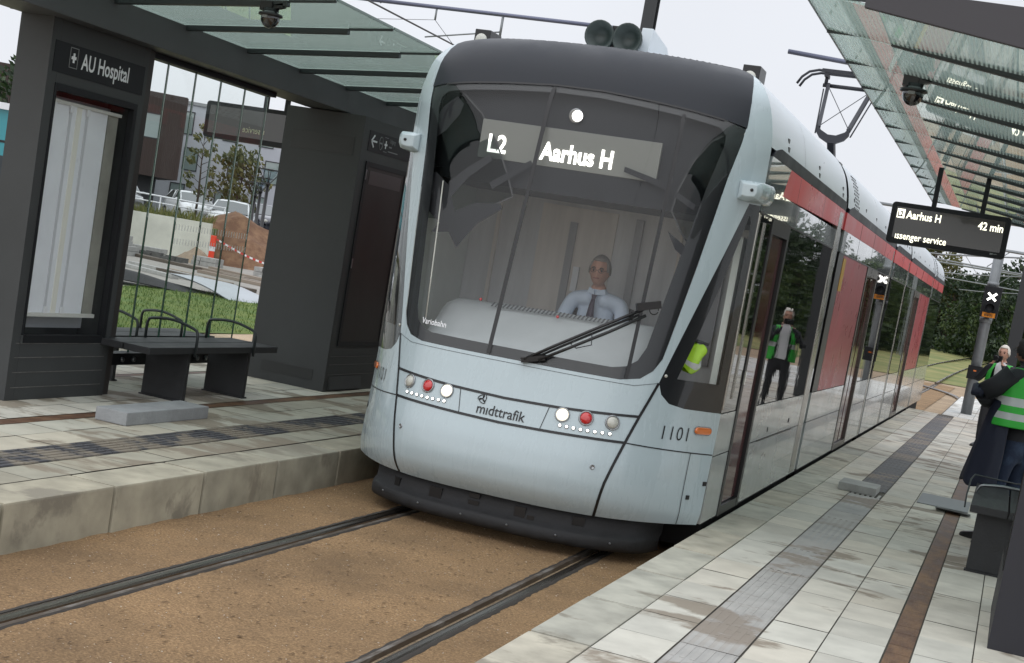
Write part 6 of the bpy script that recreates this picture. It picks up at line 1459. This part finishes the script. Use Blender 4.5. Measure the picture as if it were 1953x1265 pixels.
fold(B(.0, -.20, 1.69), B(.16, -.315, 1.50), .088, .082); fold(B(.16, -.315, 1.50), B(.22, -.12, 1.42), .080, .056); mb.build('jacket_sleeve', m_jacket, m1)
mb = MB(); mb.tube([B(.15, -.35, 1.50), B(.19, -.40, 1.485), B(.22, -.33, 1.53)], [.05, .03, .045], 8); mb.build('sleeve_flap', m_navy, m1)
for sg in (-1, 1): shoe('shoe', B(-.09, sg*.14, ZR+.0), B(.21, sg*.17, ZR+.0), m1)
# --- white-haired man with a camera farther along
m2 = thing('person', 'white-haired man in open green vest and white shirt raising a camera', 'person', (3.02, 24.0, ZR))
bx, by = 3.02, 24.0; F = Vector((-.30, -.95, 0)).normalized(); S_ = Vector((F.y, -F.x, 0))
hc2 = B(.06, 0, 1.755)
V = [(B(0, 0, 1.08), (.16, .12)), (B(.02, 0, 1.22), (.165, .13)), (B(.0, 0, 1.40), (.17, .115)), (B(-.01, 0, 1.52), (.14, .09)), (B(.01, 0, 1.60), .06), (B(.03, 0, 1.66), .058),
     (B(-.01, -.20, 1.50), .072), (B(.12, -.31, 1.29), .058), (B(.27, -.14, 1.50), .045), (B(.27, -.075, 1.58), .03),
     (B(-.01, .20, 1.50), .072), (B(.12, .31, 1.29), .058), (B(.27, .14, 1.50), .045), (B(.27, .075, 1.58), .03),
     (B(0, -.10, .95), .11), (B(.02, -.12, .68), .08), (B(-.01, -.13, .40), .062), (B(-.02, -.13, .345), .055), (B(0, .10, .95), .11), (B(.02, .12, .68), .08), (B(-.01, .13, .40), .062), (B(-.02, .13, .345), .055)]
hv, hf, ax2 = head_mesh(hc2, (F.x, F.y, -.05), (0, 0, 1), 1.02)
prt = [skinned(V, E_), (hv, hf)]+hand(B(.27, -.075, 1.58), S_*.3+Vector((0, 0, 1)), S_*1.0, 1, .9, 1)+hand(B(.27, .075, 1.58), S_*-.3+Vector((0, 0, 1)), S_*-1.0, 1, .9, -1)
def cls2(p):
    q = p-Vector((bx, by, 0)); f = q.dot(F); s = q.dot(S_)
    if p.z > 1.615 or (f > .2 and p.z > 1.57): return 0
    if p.z > 1.06: return 3 if (abs(s) < .075+.02*(p.z-1.1) and f > .05 and f < .19) else 1
    return 2
body('body', prt, .011, [m_skin, m_jacket, m_trousers, m_whiteshirt], cls2, m2)
hair_cap('hair', m_hairw, hc2, ax2, m2, 1.02, .42, -.3, .008); face_bits(hc2, ax2, m2, 1.02)
ang = math.atan2(F.y, F.x)
rg = [(B(-.01, 0, 1.585), .085, .13), (B(-.01, 0, 1.53), .12, .19), (B(.0, 0, 1.42), .155, .215), (B(.0, 0, 1.30), .165, .225), (B(.0, 0, 1.24), .17, .23), (B(.0, 0, 1.15), .175, .235), (B(.0, 0, 1.02), .18, .24)]
shell('hi_vis_vest', [ring(c, a, b, ang, 24, .02, 5, .50, 2*math.pi-.50, False) for c, a, b in rg], [m_green, m_reflect], m2, .008, False, [0, 0, 0, 1, 0, 0])
for sg in (-1, 1): shoe('shoe', B(-.09, sg*.13, ZR), B(.20, sg*.16, ZR), m2)
mb = MB(); q = B(.29, 0, 1.665); mb.bar(q-S_*.065, q+S_*.065, .05, .085); mb.tube([q+F*.02, q+F*.085], .033, 12); mb.build('camera', m_black, m2, bevel=.006)
